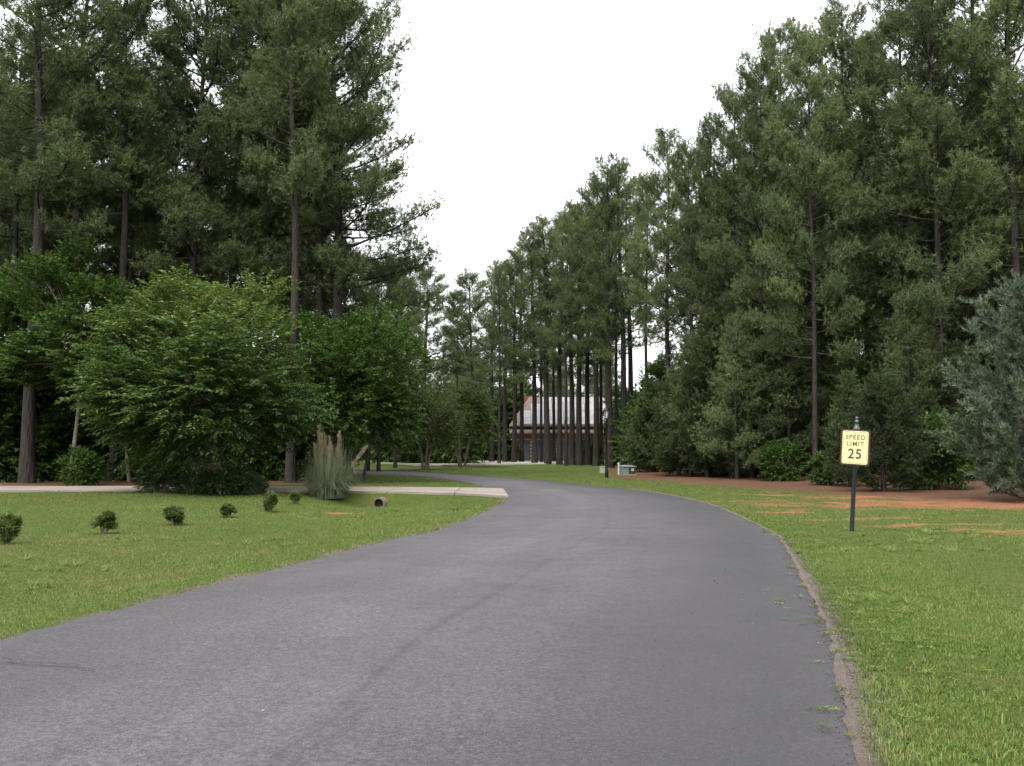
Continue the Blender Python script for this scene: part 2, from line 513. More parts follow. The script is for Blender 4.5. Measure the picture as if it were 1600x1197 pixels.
def axis_steps(lo, hi, step, far_lo, far_hi):
    a = list(np.arange(lo, hi, step))
    s, p = step, a[-1]
    while p < far_hi:
        s *= 1.18
        p += s
        a.append(p)
    s, p = step, a[0]
    while p > far_lo:
        s *= 1.18
        p -= s
        a.insert(0, p)
    return np.array(a)
gx = axis_steps(-24, 24, 0.26, -900, 900)
gy = axis_steps(0, 64, 0.30, -300, 1400)
XX, YY = np.meshgrid(gx, gy)
P = np.stack([XX.ravel(), YY.ravel()], 1)
Z = ground_z(P)
nx, ny = len(gx), len(gy)
_SR, _SD, _ST, _CL = sdist(P, ROADPOLY), sdist(P, DRIVEPOLY), straw_mask(P), clay_mask(P)
def field(A, Q):
    """bilinear look-up of a grid field at points Q"""
    A = A.reshape(ny, nx)
    i = np.clip(np.searchsorted(gx, Q[:, 0]) - 1, 0, nx - 2)
    j = np.clip(np.searchsorted(gy, Q[:, 1]) - 1, 0, ny - 2)
    fx = (Q[:, 0] - gx[i]) / (gx[i + 1] - gx[i])
    fy = (Q[:, 1] - gy[j]) / (gy[j + 1] - gy[j])
    return (A[j, i] * (1 - fx) + A[j, i + 1] * fx) * (1 - fy) + (A[j + 1, i] * (1 - fx) + A[j + 1, i + 1] * fx) * fy
def gz(x, y):
    return float(field(Z, np.array([[x, y]], float))[0])
ii = (np.arange(ny - 1)[:, None] * nx + np.arange(nx - 1)[None]).ravel()
ground_me = np_mesh('ground', np.column_stack([P, Z]), [np.stack([ii, ii + 1, ii + nx + 1, ii + nx], 1)], True)
for nm, arr in (('straw', _ST), ('clay', _CL), ('dirt', (1 - smooth(0.0, 0.5, _SR)) * np.where(P[:, 0] > 0, np.clip(1.2 - P[:, 1] / 24, 0.25, 1), 0.8))):
    at = ground_me.attributes.new(nm, 'FLOAT', 'POINT')
    at.data.foreach_set('value', arr.astype(np.float32))
ground = tag(obj('ground', ground_me, M['ground']), 'grassy ground with pine straw and red clay patches', None, None, 'structure')

# road sheet, crowned a little, with an uneven edge
rng = np.random.RandomState(3)
NA = 14
jl = (vnoise(np.arange(len(RL)) * 1.0, 0 * np.arange(len(RL)), 1.4, 4) - 0.5) * 0.10
V, UV = [], []
along = np.concatenate([[0], np.cumsum(np.linalg.norm(np.diff((RL + RR) / 2, axis=0), axis=1))])
for i in range(len(RL)):
    for k in range(NA + 1):
        t = k / NA
        q = RL[i] * (1 - t) + RR[i] * t
        if k in (0, NA):
            q = q + (RL[i] - RR[i]) / 6.5 * (jl[i] if k == 0 else jl[(i * 3 + 11) % len(jl)])
        V.append((q[0], q[1], 0.018 + 0.03 * (1 - (2 * t - 1) ** 2) - (0.012 if k in (0, NA) else 0)))
        UV.append((t, along[i]))
F = [(i * (NA + 1) + k, i * (NA + 1) + k + 1, (i + 1) * (NA + 1) + k + 1, (i + 1) * (NA + 1) + k) for i in range(len(RL) - 1) for k in range(NA)]
road_me = np_mesh('road', np.array(V), [np.array(F)], True)
uvl = road_me.uv_layers.new(name='road')
vi = np.zeros(len(road_me.loops), int)
road_me.loops.foreach_get('vertex_index', vi)
uvl.data.foreach_set('uv', np.array(UV, np.float32)[vi].ravel())
road = tag(obj('road', road_me, M['asphalt']), 'curving grey asphalt road without markings', None, None, 'structure')
# hairline cracks near the left side of the foreground
def crack(pts, wd, seed):
    r = random.Random(seed)
    P_ = []
    for (a, b_) in zip(pts[:-1], pts[1:]):
        for t in np.arange(6) / 6:
            P_.append((a[0] + (b_[0] - a[0]) * t + r.uniform(-.03, .03), a[1] + (b_[1] - a[1]) * t + r.uniform(-.03, .03)))
    Vc = []
    for k, (x, y) in enumerate(P_):
        ww = wd * (0.4 + 0.6 * r.random()) * (1 - k / len(P_) * 0.6)
        Vc += [(x, y - ww, 0.051), (x, y + ww, 0.051)]
    me = bpy.data.meshes.new('crack')
    me.from_pydata(Vc, [], [(2 * i, 2 * i + 2, 2 * i + 3, 2 * i + 1) for i in range(len(P_) - 1)])
    return me
M['tar'] = plain('dark_crack', (0.030, 0.029, 0.031), 0.9, 0.1)
for s_, pl in enumerate([[(-20, 1036), (15, 1041), (40, 1047), (75, 1047), (115, 1050), (140, 1057), (150, 1066)]]):
    obj('crack', crack([G(*q) for q in pl], 0.013, s_), M['tar'], road)

# sandy gravel strip between asphalt and grass on the right, narrower on the left
def shoulder(edge, sgn, w0, seed, name, label, i0, i1, wscale):
    Vs, Fs = [], []
    tn = np.gradient(edge, axis=0)
    tn /= np.linalg.norm(tn, axis=1, keepdims=True)
    nrm = np.stack([tn[:, 1], -tn[:, 0]], 1) * sgn
    n = 0
    for i in range(i0, i1):
        for t in range(24):
            q = edge[i] * (1 - t / 24) + edge[i + 1] * t / 24
            wid = w0 * wscale(q[1]) * (0.35 + 1.3 * float(vnoise(q[0] * 1.0, q[1] * 1.0, 0.55, seed)))
            fine = float(vnoise(q[0] * 1.0, q[1] * 1.0, 0.30, seed + 40)) + 0.35 * float(vnoise(q[0], q[1], 0.09, seed + 41))
            a = q - nrm[i] * (0.055 * fine - 0.01)
            wid *= 0.7 + 0.5 * fine
            c = q + nrm[i] * wid
            Vs += [(a[0], a[1], 0.0115), (q[0] + nrm[i][0] * 0.02, q[1] + nrm[i][1] * 0.02, 0.020), (c[0], c[1], 0.004)]
            if n:
                bI = 3 * (n - 1)
                Fs += [(bI, bI + 1, bI + 4, bI + 3), (bI + 1, bI + 2, bI + 5, bI + 4)]
            n += 1
    me = bpy.data.meshes.new(name)
    me.from_pydata(Vs, [], Fs)
    return tag(obj(name, me, M['gravel']), label, None, None, 'structure')
shoulder(RR, 1, 0.16, 5, 'gravel_shoulder', 'sandy gravel strip along the right edge of the road', 15, 100, lambda y: max(0.25, 1.15 - y / 22))

# driveway slabs
drive = thing('driveway', None, None)
tag(drive, 'pale concrete driveway across the lawn', None, None, 'structure')
Fd, Nd = np.array(DF), np.array(DN)
def on_poly(Pp, x):
    return np.array([x, np.interp(x, Pp[:, 0], Pp[:, 1])])
xs = list(np.arange(-60, -7.3, 3.4)) + [X(616, 36.0), -1.9]
for a, c in zip(xs[:-1], xs[1:]):
    a2, c2 = a + 0.012, c - 0.012
    q = [on_poly(Nd, a2), on_poly(Nd, c2), on_poly(Fd, c2), on_poly(Fd, a2)]
    Vd = [(p[0], p[1], zz) for zz in (-0.12, 0.040) for p in q]
    me = bpy.data.meshes.new('slab')
    me.from_pydata(Vd, [], [(0, 3, 2, 1), (4, 5, 6, 7), (0, 1, 5, 4), (1, 2, 6, 5), (2, 3, 7, 6), (3, 0, 4, 7)])
    obj('slab', me, M['concrete'], drive)
q = [on_poly(Nd, -1.89), Nd[5], Nd[6], Fd[6], Fd[5], on_poly(Fd, -1.89)]
me = bpy.data.meshes.new('slab')
me.from_pydata([(p[0], p[1], zz) for zz in (-0.12, 0.036) for p in q], [], [tuple(range(5, -1, -1)), tuple(range(6, 12))] + [(k, (k + 1) % 6, (k + 1) % 6 + 6, k + 6) for k in range(6)])
obj('slab', me, M['concrete'], drive)

# ------------------------------------------------------------------ plants: generators
def unit(r, n):
    v_ = r.normal(size=(n, 3))
    return v_ / (np.linalg.norm(v_, axis=1, keepdims=True) + 1e-9)
def norm(v_):
    return v_ / (np.linalg.norm(v_, axis=-1, keepdims=True) + 1e-9)

def needles(r, cen, axis, per, length, width, spread, tint):
    """tufts of narrow triangles round each centre"""
    n = len(cen)
    c = np.repeat(cen, per, 0)
    ax = np.repeat(axis, per, 0)
    d = norm(ax * (1 - spread) + unit(r, n * per) * spread + np.array([0, 0, 0.10]))
    L = length * r.uniform(0.65, 1.15, (n * per, 1))
    c = c + ax * r.uniform(-0.5, 0.3, (n * per, 1)) * length
    side = norm(np.cross(d, unit(r, n * per))) * width * 0.5
    V_ = np.stack([c - side, c + side, c + d * L], 1).reshape(-1, 3)
    F_ = np.arange(n * per * 3).reshape(-1, 3)
    t_ = np.clip(np.repeat(tint, per) + r.uniform(-0.12, 0.12, n * per), 0, 1)
    return V_, F_, t_

def leaves(r, cen, d, L, W, tint, droop=0.0):
    """flat pointed leaves: one four-sided face each, slightly folded"""
    n = len(cen)
    up = np.array([0, 0, 1.0]) + 0.75 * unit(r, n)
    s = norm(np.cross(d, up))
    L = L * r.uniform(0.7, 1.25, (n, 1))
    W = W * r.uniform(0.7, 1.25, (n, 1))
    nn = norm(np.cross(s, d))
    p0 = cen
    p1 = cen + d * L * 0.48 + s * W * 0.5 + nn * W * 0.12
    p2 = cen + d * L - np.array([0, 0, 1.0]) * droop * L
    p3 = cen + d * L * 0.48 - s * W * 0.5 + nn * W * 0.12
    V_ = np.stack([p0, p1, p2, p3], 1).reshape(-1, 3)
    return V_, np.arange(4 * n).reshape(-1, 4), tint

def prisms(A, B, r0, r1, n=3):
    """straight thin tapered sticks from A to B, all at once"""
    d = norm(B - A)
    ref = np.where(np.abs(d[:, 2:3]) > 0.7, np.array([[1.0, 0, 0]]), np.array([[0, 0, 1.0]]))
    u_ = norm(np.cross(d, ref))
    v_ = np.cross(d, u_)
    V_, m = [], len(A)
    for P0, rr in ((A, r0), (B, r1)):
        for k in range(n):
            t = 6.2832 * k / n
            V_.append(P0 + (u_ * math.cos(t) + v_ * math.sin(t)) * rr)
    V_ = np.stack(V_, 1).reshape(-1, 3)
    bI = np.arange(m)[:, None] * 2 * n
    F_ = np.concatenate([bI + np.array([k, n + k, n + (k + 1) % n, (k + 1) % n]) for k in range(n)])
    return V_, F_

def pine(seed, H, cb, R, r0, nbr=58, sub=6.0, per=11, side=None, low=0.8, top=0.42, nlen=0.22, nwid=0.030, fold=None):
    """returns trunk (with limbs) and crown mesh of a tall pine; each twig end carries a puff of needle tufts"""
    r = np.random.RandomState(seed)
    zs = np.linspace(-0.3, H, 15)
    lean = r.uniform(-0.014, 0.014, 2)
    ph = r.uniform(0, 6.28, 2)
    def axis_at(z):
        z = np.asarray(z, float)
        return np.stack([lean[0] * z + 0.2 * np.sin(z * 0.32 + ph[0]) * z / H, lean[1] * z + 0.2 * np.sin(z * 0.27 + ph[1]) * z / H, z], -1)
    rad = r0 * (1 - np.clip(zs, 0, H) / H) ** 0.7 * (1 + 0.35 * np.exp(-np.clip(zs, 0, 9) / 0.5)) + 0.012
    tk = Tubes()
    tk.add(axis_at(zs), rad, 9)
    cen, axs, tin, SA, SB = [], [], [], [], []
    zc = cb * H
    for k in range(12):                                     # dead stubs under the crown
        z = r.uniform(zc * 0.4, zc)
        a = r.uniform(0, 6.28)
        p0 = axis_at(z)
        L = r.uniform(0.2, 1.0)
        SA.append(p0[None]); SB.append((p0 + np.array([math.cos(a) * L, math.sin(a) * L, L * r.uniform(-0.3, 0.25)]))[None])
    for k in range(nbr):
        t = ((k + r.uniform(0, 1)) / nbr) ** 0.9
        z = zc + (H * 0.985 - zc) * t
        a = k * 2.399 + r.uniform(-0.7, 0.7)
        prof = (1 - t) ** top * (low + (1 - low) * min(1, t / 0.3))
        L = max(0.7, R * prof * r.uniform(0.62, 1.08))
        if side is not None:
            L *= 1.0 + side[1] * math.cos(a - side[0])
        up0 = -0.10 + 0.95 * t + r.uniform(-0.22, 0.25)
        n = 6
        s_ = np.linspace(0, 1, n)
        hd = np.array([math.cos(a), math.sin(a), 0])
        kink = r.uniform(-0.3, 0.3)
        pts = axis_at(z) + np.outer(s_ * L, hd) + np.outer(L * (up0 * s_ + 0.20 * s_ ** 2), [0, 0, 1]) + np.outer(kink * L * s_ ** 2, [-hd[1], hd[0], 0])
        tk.add(pts, 0.014 * L * (1 - 0.85 * s_) + 0.008, 4)
        ns = int(3 + L * sub)
        tone = r.uniform(0.15, 0.7)
        s1 = 0.25 + 0.75 * ((np.arange(ns) + r.rand(ns)) / ns) ** 0.85
        fi = s1 * (n - 1)
        i0 = np.minimum(n - 2, fi.astype(int))
        ff = (fi - i0)[:, None]
        p0 = pts[i0] * (1 - ff) + pts[i0 + 1] * ff
        dm = norm(pts[i0 + 1] - pts[i0])
        lat = np.stack([-dm[:, 1], dm[:, 0], 0 * s1], 1) * np.where(np.arange(ns) % 2, 1.0, -1.0)[:, None]
        d = norm(dm * r.uniform(0.1, 0.9, (ns, 1)) + lat * r.uniform(0.1, 1.0, (ns, 1)) + np.array([0, 0, 1.0]) * r.uniform(-0.15, 1.0, (ns, 1)))
        sl = np.minimum(1.3, (0.30 + 0.28 * L * (1.1 - s1)) * r.uniform(0.6, 1.3, ns))
        p1 = p0 + d * sl[:, None]
        SA.append(p0); SB.append(p1)
        m = 8
        f = np.array([0.4, 0.6, 0.8, 0.9, 1.0, 1.0, 1.0, 1.1])
        c = p0[:, None] + (p1 - p0)[:, None] * f[None, :, None] + r.normal(size=(ns, m, 3)) * np.array([0.08, 0.12, 0.16, 0.20, 0.22, 0.22, 0.22, 0.22])[None, :, None]
        cen.append(c.reshape(-1, 3))
        axs.append(np.repeat(norm(d + np.array([0, 0, 0.4])), m, 0))
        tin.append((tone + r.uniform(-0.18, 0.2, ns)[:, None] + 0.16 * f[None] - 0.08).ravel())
    top_ = axis_at(np.linspace(H * 0.95, H, 5))
    cen.append(top_); axs.append(np.tile([0, 0, 1.0], (5, 1))); tin.append(np.full(5, 0.5))
    cen, axs, tin = np.concatenate(cen), norm(np.concatenate(axs)), np.clip(np.concatenate(tin), 0, 1)
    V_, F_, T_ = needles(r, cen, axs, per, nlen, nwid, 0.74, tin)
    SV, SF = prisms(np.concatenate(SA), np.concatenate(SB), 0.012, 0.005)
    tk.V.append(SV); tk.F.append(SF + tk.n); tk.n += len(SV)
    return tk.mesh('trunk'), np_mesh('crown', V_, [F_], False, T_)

def cedar(seed, H, R, nbr=150, per=9, spray=0.16, wide=0.05, base=0.02, pointed=0.8):
    """bushy evergreen with foliage to the ground in upswept sprays"""
    r = np.random.RandomState(seed)
    tk = Tubes()
    zs = np.linspace(-0.2, H * 0.95, 8)
    tk.add(np.stack([0.05 * np.sin(zs), 0.05 * np.cos(zs * 1.3), zs], 1), 0.022 * H * (1 - np.clip(zs, 0, H) / H) + 0.012, 7)
    br = tk
    cen, axs, tin = [], [], []
    for k in range(nbr):
        t = (k + r.rand()) / nbr
        z = H * (base + (0.94 - base) * t)
        a = k * 2.399 + r.uniform(-0.5, 0.5)
        prof = (1 - t) ** pointed * min(1, 0.62 + t / 0.22 * 0.38)
        lump = 0.55 + 0.9 * float(vnoise(a * 1.1 + 3, z * 0.9, 1.0, seed % 50))
        L = max(0.25, R * prof * lump * r.uniform(0.8, 1.12))
        hd = np.array([math.cos(a), math.sin(a), 0])
        n = 5
        s_ = np.linspace(0, 1, n)
        pts = np.array([0, 0, z]) + np.outer(s_ * L, hd) + np.outer(L * ((0.05 + 0.6 * t) * s_ + 0.28 * s_ ** 2), [0, 0, 1])
        pts[:, 2] = np.maximum(pts[:, 2], 0.12)
        br.add(pts, 0.012 * L * (1 - 0.8 * s_) + 0.005, 3)
        ns = int(5 + L * 9)
        tone = r.uniform(0.25, 0.7)
        for j in range(ns):
            s1 = 0.25 + 0.75 * ((j + r.rand()) / ns) ** 0.8
            fi = s1 * (n - 1)
            i0 = min(n - 2, int(fi))
            p0 = pts[i0] * (1 - fi + i0) + pts[i0 + 1] * (fi - i0)
            dm = norm(pts[i0 + 1] - pts[i0])
            d = norm(dm * r.uniform(0.5, 1) + unit(r, 1)[0] * 0.65 + np.array([0, 0, r.uniform(-0.1, 0.6)]))
            sl = r.uniform(0.2, 0.55) * (0.6 + 0.25 * R)
            m = max(2, int(sl / 0.10))
            f = np.linspace(0.1, 1, m)
            cen.append(p0 + np.outer(f * sl, d) - np.outer(f ** 2 * sl * 0.12, [0, 0, 1]))
            axs.append(np.tile(d, (m, 1)))
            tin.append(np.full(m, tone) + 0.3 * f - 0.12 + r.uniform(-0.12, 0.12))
    cen, axs, tin = np.concatenate(cen), np.concatenate(axs), np.clip(np.concatenate(tin), 0, 1)
    cen[:, 2] = np.maximum(cen[:, 2], 0.05)
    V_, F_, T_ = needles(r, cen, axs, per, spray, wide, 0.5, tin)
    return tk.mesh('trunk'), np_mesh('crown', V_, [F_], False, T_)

def broad(seed, cz, rx, rz, stems=1, clumps=70, twigs=2600, nl=12, L=0.13, W=0.065, fork=1.2, r0=0.10, arch=0.35, hollow=0.45, bottom=-0.75, csz=0.30, tl=0.6, yellow=0.0, rzd=None):
    """leafy tree: limbs run to clumps on the crown, twigs with leaves fill each clump"""
    r = np.random.RandomState(seed)
    d = unit(r, clumps * 3)
    d = d[d[:, 2] > bottom][:clumps]
    rr = r.uniform(hollow, 0.92, (len(d), 1)) ** 0.8
    cc = d * rr * np.array([rx, rx, rz]) * r.uniform(0.86, 1.12, (len(d), 1)) + np.array([0, 0, cz])
    if rzd is not None:
        cc[:, 2] = np.where(cc[:, 2] < cz, cz + (cc[:, 2] - cz) * rzd / rz, cc[:, 2])
    cs = csz * rx * r.uniform(0.65, 1.25, len(d))
    tk = Tubes()
    br = tk
    forks = []
    for s in range(stems):
        a = 6.28 * s / max(1, stems) + r.uniform(-0.4, 0.4)
        k_ = min(1.0, rx / 2.0)
        off = 0.0 if stems == 1 else 0.16 * k_
        sp = 0.12 if stems == 1 else 0.38
        p0 = np.array([off * math.cos(a), off * math.sin(a), -0.15])
        p1 = np.array([sp * fork * math.cos(a), sp * fork * math.sin(a), fork])
        p2 = p1 + np.array([sp * 1.2 * k_ * math.cos(a), sp * 1.2 * k_ * math.sin(a), (cz - fork) * 0.7])
        f = np.linspace(0, 1, 7)[:, None]
        pts = (1 - f) ** 2 * p0 + 2 * f * (1 - f) * p1 + f ** 2 * p2
        tk.add(pts, r0 * (1 - 0.6 * f[:, 0]) + 0.01, 7)
        forks += [pts[3], pts[4], pts[5], pts[6]]
    forks = np.array(forks)
    for k in range(len(cc)):
        i = np.argmin(np.linalg.norm(forks - cc[k], axis=1) + r.uniform(0, 0.4, len(forks)))
        p0 = forks[i]
        mid = (p0 + cc[k]) / 2 + np.array([0, 0, 0.18 * np.linalg.norm(cc[k] - p0)]) + r.normal(scale=0.08, size=3)
        f = np.linspace(0, 1, 5)[:, None]
        pts = (1 - f) ** 2 * p0 + 2 * f * (1 - f) * mid + f ** 2 * cc[k]
        br.add(pts, 0.28 * r0 * (1 - 0.75 * f[:, 0]) + 0.006, 4)
    k = r.choice(len(cc), twigs, p=(cs ** 2) / (cs ** 2).sum())
    u_ = unit(r, twigs)
    p = cc[k] + u_ * (cs[k] * r.uniform(0.15, 1.0, twigs) ** 0.5)[:, None] * np.array([1, 1, 0.72])
    outw = norm(p - np.array([0, 0, cz - 0.35 * rz]))
    td = norm(outw * 0.9 + u_ * 0.55 + np.array([0, 0, 0.25]))
    ln = tl * r.uniform(0.5, 1.2, twigs)
    tone = np.clip(r.uniform(0.15, 0.65, twigs) + yellow * smooth(cz, cz + rz, p[:, 2]) + (r.rand(len(cc)) * 0.25)[k], 0, 1)
    f = (np.arange(nl) + 0.5) / nl
    cen = p[:, None, :] + td[:, None, :] * (f[None, :, None] * ln[:, None, None])
    cen[:, :, 2] -= arch * (f[None, :] ** 2) * ln[:, None]
    cen = cen.reshape(-1, 3)
    tdr = np.repeat(td, nl, 0)
    tdr[:, 2] -= arch * 1.3 * np.tile(f, twigs)
    sd_ = norm(np.cross(tdr, np.array([0, 0, 1.0]))) * np.tile(np.where(np.arange(nl) % 2, 1.0, -1.0), twigs)[:, None]
    ld = norm(tdr * 0.7 + sd_ * 0.9 + unit(r, len(tdr)) * 0.45)
    cen[:, 2] = np.maximum(cen[:, 2], 0.06)
    V_, F_, T_ = leaves(r, cen, ld, L, W, np.clip(np.repeat(tone, nl) + r.uniform(-0.15, 0.2, len(cen)), 0, 1), 0.2)
    return tk.mesh('trunk'), np_mesh('crown', V_, [F_], False, T_)

def plant(kind, meshes, mats, name, label, cat, x, y, s=1.0, sz=None, rz=0.0, group=None, sink=0.05, tilt=(0, 0)):
    o = thing(name, label, cat, (x, y, gz(x, y) - sink), rz, group)
    o.rotation_euler = (tilt[0], tilt[1], rz)
    o.scale = (s, s, s if sz is None else sz)
    for nm, me, mt in zip(('trunk', 'crown'), meshes, mats):
        if me is not None:
            obj(nm, me, mt, o)
    return o
PM = (M['bark'], M['needle'])

# ------------------------------------------------------------------ pines
PH = 22.0
FOREST = [pine(11, PH, 0.46, 3.5, 0.22, 50), pine(12, PH, 0.52, 3.1, 0.20, 46), pine(13, PH, 0.42, 3.9, 0.24, 54), pine(14, PH, 0.55, 3.3, 0.21, 44)]
EDGE = [pine(21, PH, 0.33, 4.3, 0.18, 62), pine(22, PH, 0.26, 4.1, 0.17, 64), pine(23, PH, 0.38, 4.6, 0.19, 60)]
THIN = [pine(24, PH, 0.34, 3.6, 0.27, 46, 4.6), pine(25, PH, 0.40, 3.4, 0.24, 42, 4.6)]
BIG = pine(31, PH, 0.36, 4.4, 0.27, 84, 6.0, 11, side=(0.0, 0.12), low=0.95, top=0.34)
YOUNG = [pine(32, 10.0, 0.10, 2.7, 0.10, 44, 6.0, 9, low=0.9, top=0.7), pine(33, 10.0, 0.16, 2.4, 0.09, 40, 6.0, 9, low=0.85, top=0.6)]
NEAR_TREES = []
def put_pine(px, D, ytop, meshes, label, group=None, wide=1.0, rz=None, name='pine_tree', x=None):
    r = random.Random(int(px * 31 + D * 7))
    X0 = X(px, D) if x is None else x
    H = Ztop(ytop, D) if ytop is not None else r.uniform(18.5, 22.5)
    g_ = gz(X0, D)
    s = H / PH
    o = plant('pine', meshes, PM, name, label, 'tree', X0, D, s * wide, s, r.uniform(0, 6.28) if rz is None else rz, group, 0.05)
    NEAR_TREES.append((X0, D))
    return o

# edge of the wood on the right, from the frame's right side towards the house
right_front = [
    (1592, 41, -210, 0, 'tall pine at the right frame edge behind the silvery cedar'),
    (1535, 44, -170, 1, 'tall pine rising just left of the silvery cedar top'),
    (1470, 42, -110, 1, 'tall pine with straight trunk right of the speed limit sign'),
    (1415, 46, -20, 1, 'pine whose crown leaves the top of the frame above the sign'),
    (1372, 50, 70, 0, 'pine behind the speed limit sign with its top just in frame'),
    (1332, 52, 30, 2, 'tallest pine top right of the open sky, above the sign'),
    (1272, 44.5, 60, 1, 'pine with grey bare trunk standing left of the speed limit sign'),
    (1236, 50, 48, 0, 'pine with pointed top right of the sky gap'),
    (1190, 48, 105, 2, 'spreading pine fourth from the right along the sky edge'),
    (1150, 51, 150, 1, 'pine with low green boughs in the middle of the right wood edge'),
    (1112, 54, 195, 0, 'pine stepping down the right sky edge beside the spreading one'),
    (1078, 53, 238, 1, 'pine with boughs reaching low over the red straw bank'),
    (1046, 58, 212, 2, 'pine with lone tuft standing out on the right sky edge'),
    (1012, 62, 285, 1, 'pine behind the utility boxes, right of the street lamp'),
]
for px, D, yt, vi_, lb in right_front:
    put_pine(px, D, yt, FOREST[vi_] if px < 1120 else EDGE[vi_], lb, 'pines along the right wood edge', 0.78 if px < 1300 else 0.9)

# thin pines in front of the house
thicket = [
    (768, 92, 420, 3, 'leftmost thick pine trunk in front of the brick house', 1.25), (789, 91, 410, 1, 'slim pine second from the left before the house', 0.9),
    (803, 90, 404, 0, 'slim pine beside the first striped pillar', 0.85), (815, 93, 385, 1, 'thin pine before the first blue garage door', 0.7),
    (835, 86, 352, 3, 'thick straight pine before the second striped pillar', 1.3), (856, 84, 345, 0, 'stout dark pine before the second garage door', 1.35),
    (874, 83, 342, 1, 'pine right of the stout dark one before the house', 1.0), (893, 82, 325, 3, 'paired pine left of the pale roof middle', 1.1),
    (905, 80, 318, 0, 'pine before the pale roof middle', 1.0), (918, 82, 322, 1, 'thin pine right of the pale roof middle', 0.75),
    (931, 78, 290, 3, 'pine two trunks left of the street lamp', 1.0), (952, 71, 254, 0, 'tall pine directly behind the street lamp', 1.15),
    (975, 72, 262, 3, 'dark pine right of the street lamp before the roof end', 1.2), (986, 76, 290, 1, 'last pine right of the house before the leafy thicket', 1.1)]
thicket += [(780, 84, 415, 0, 'very thin pine between the two leftmost trunks before the house', 0.5), (846, 90, 380, 1, 'very thin pine just left of the stout dark one', 0.5),
            (866, 94, 372, 0, 'very thin pine just right of the stout dark one', 0.5), (884, 78, 340, 1, 'thin pine before the third garage bay', 0.55),
            (940, 84, 330, 0, 'thin pine just left of the street lamp', 0.5), (963, 80, 310, 1, 'thin pine just right of the street lamp', 0.55)]
for px, D, yt, vi_, lb, wd in thicket:
    put_pine(px, D, yt, THIN[vi_ % 2], lb, 'pines in front of the brick house', 1.0 + 0.15 * (wd - 1) if wd > 0.6 else 0.62)

# left wood
left_front = [
    (45, 43, -170, 'F', 2, 'thick bare pine trunk near the left frame edge'),
    (108, 47, -120, 'F', 0, 'pine behind the leafy tree at the left'),
    (180, 45, -30, 'F', 1, 'pine left of the sky notch at the top of the frame'),
    (245, 52, 70, 'F', 0, 'shorter pine under the sky notch at the top left'),
    (300, 47, -60, 'E', 2, 'pine behind the left half of the big round shrub tree'),
    (365, 50, -50, 'F', 3, 'pine behind the right half of the big round shrub tree'),
    (412, 48, -30, 'E', 1, 'pine just left of the two big bare trunks'),
    (455, 43, -40, 'F', 1, 'big pine with the thick bare trunk right of the round tree'),
    (492, 47, -15, 'F', 3, 'dark bare pine trunk above the pampas grass'),
]
for px, D, yt, ty, vi_, lb in left_front:
    put_pine(px, D, yt, FOREST[vi_] if ty == 'F' else EDGE[vi_], lb, 'pines of the left wood')
put_pine(524, 46.5, 2, BIG, 'wide pine whose boughs overhang the sky at the left', 'pines of the left wood', 1.0, 0.0)
put_pine(592, 60, 405, EDGE[1], 'short pine filling below the overhanging boughs', 'pines of the left wood', 1.1)
put_pine(618, 72, 412, EDGE[0], 'pine behind the leafy dogwood at the left of the sky gap', 'pines of the left wood', 1.0)
put_pine(664, 98, 422, FOREST[2], 'lone round topped pine in the middle of the sky gap', 'pines beyond the road', 1.25)
put_pine(640, 108, 440, FOREST[0], 'pine just left of the lone round topped one', 'pines beyond the road', 1.0)
put_pine(712, 108, 462, FOREST[1], 'low pine between the round topped one and the house', 'pines beyond the road', 1.0)
put_pine(738, 99, 432, FOREST[2], 'flat branched pine left of the house', 'pines beyond the road', 1.2)

# rows deeper in the woods: nothing in the picture tells these apart
ROADMID = (RL + RR) / 2
def free(x, y, gap):
    if np.min(np.hypot(ROADMID[:, 0] - x, ROADMID[:, 1] - y)) < 5.5:
        return False
    return all((x - a) ** 2 + (y - c) ** 2 > gap * gap for a, c in NEAR_TREES)
def where(x, y):
    """which landmark a plant deep in the woods stands behind"""
    px = CX + x / y * FPX
    for lim, txt in ((70, 'behind the thick trunk at the left frame edge'), (210, 'behind the leafy trees left of the round tree'), (330, 'behind the left half of the big round tree'),
                     (430, 'behind the right half of the big round tree'), (600, 'behind the two big bare trunks'), (700, 'behind the olive tree at the road bend'),
                     (800, 'left of the brick house'), (900, 'behind the left half of the brick house'), (1000, 'behind the right half of the brick house'), (1120, 'behind the cedars right of the boxes'),
                     (1220, 'behind the middle of the right wood edge'), (1310, 'behind the grey bare trunk'), (1400, 'behind the speed limit sign'),
                     (1500, 'between the sign and the silvery cedar'), (9999, 'behind the silvery cedar')):
        if px < lim:
            return txt
rf = random.Random(5)
FILL_SET = FOREST
def fill(n, gap, sampler, label, group, hl, hh):
    k = tries = 0
    while k < n and tries < 6000:
        tries += 1
        x, y = sampler()
        if not free(x, y, gap):
            continue
        H = rf.uniform(hl, hh)
        pxx = CX + x / y * FPX
        if pxx > 1100:                                   # inner trees stay under the line of the edge crowns
            H = min(H, Ztop(np.interp(pxx - 55, [1000, 1050, 1120, 1180, 1235, 1330, 1400], [300, 240, 200, 130, 80, 50, -40]) + 25, y))
        s = H / (PH if FILL_SET is FOREST else 10.0)
        plant('pine', FILL_SET[rf.randrange(len(FILL_SET))], PM, 'pine_tree', label + ' ' + where(x, y), 'tree', x, y, s * rf.uniform(0.9, 1.1), s, rf.uniform(0, 6.28), group, 0.05)
        NEAR_TREES.append((x, y))
        k += 1
def s_right():
    while True:
        px, D = rf.uniform(1118, 1720), rf.uniform(46, 92)
        edge = np.interp(px, [1000, 1060, 1280, 1500, 1720], [66, 58, 49, 45, 44])
        if D > edge:
            return X(px, D), D
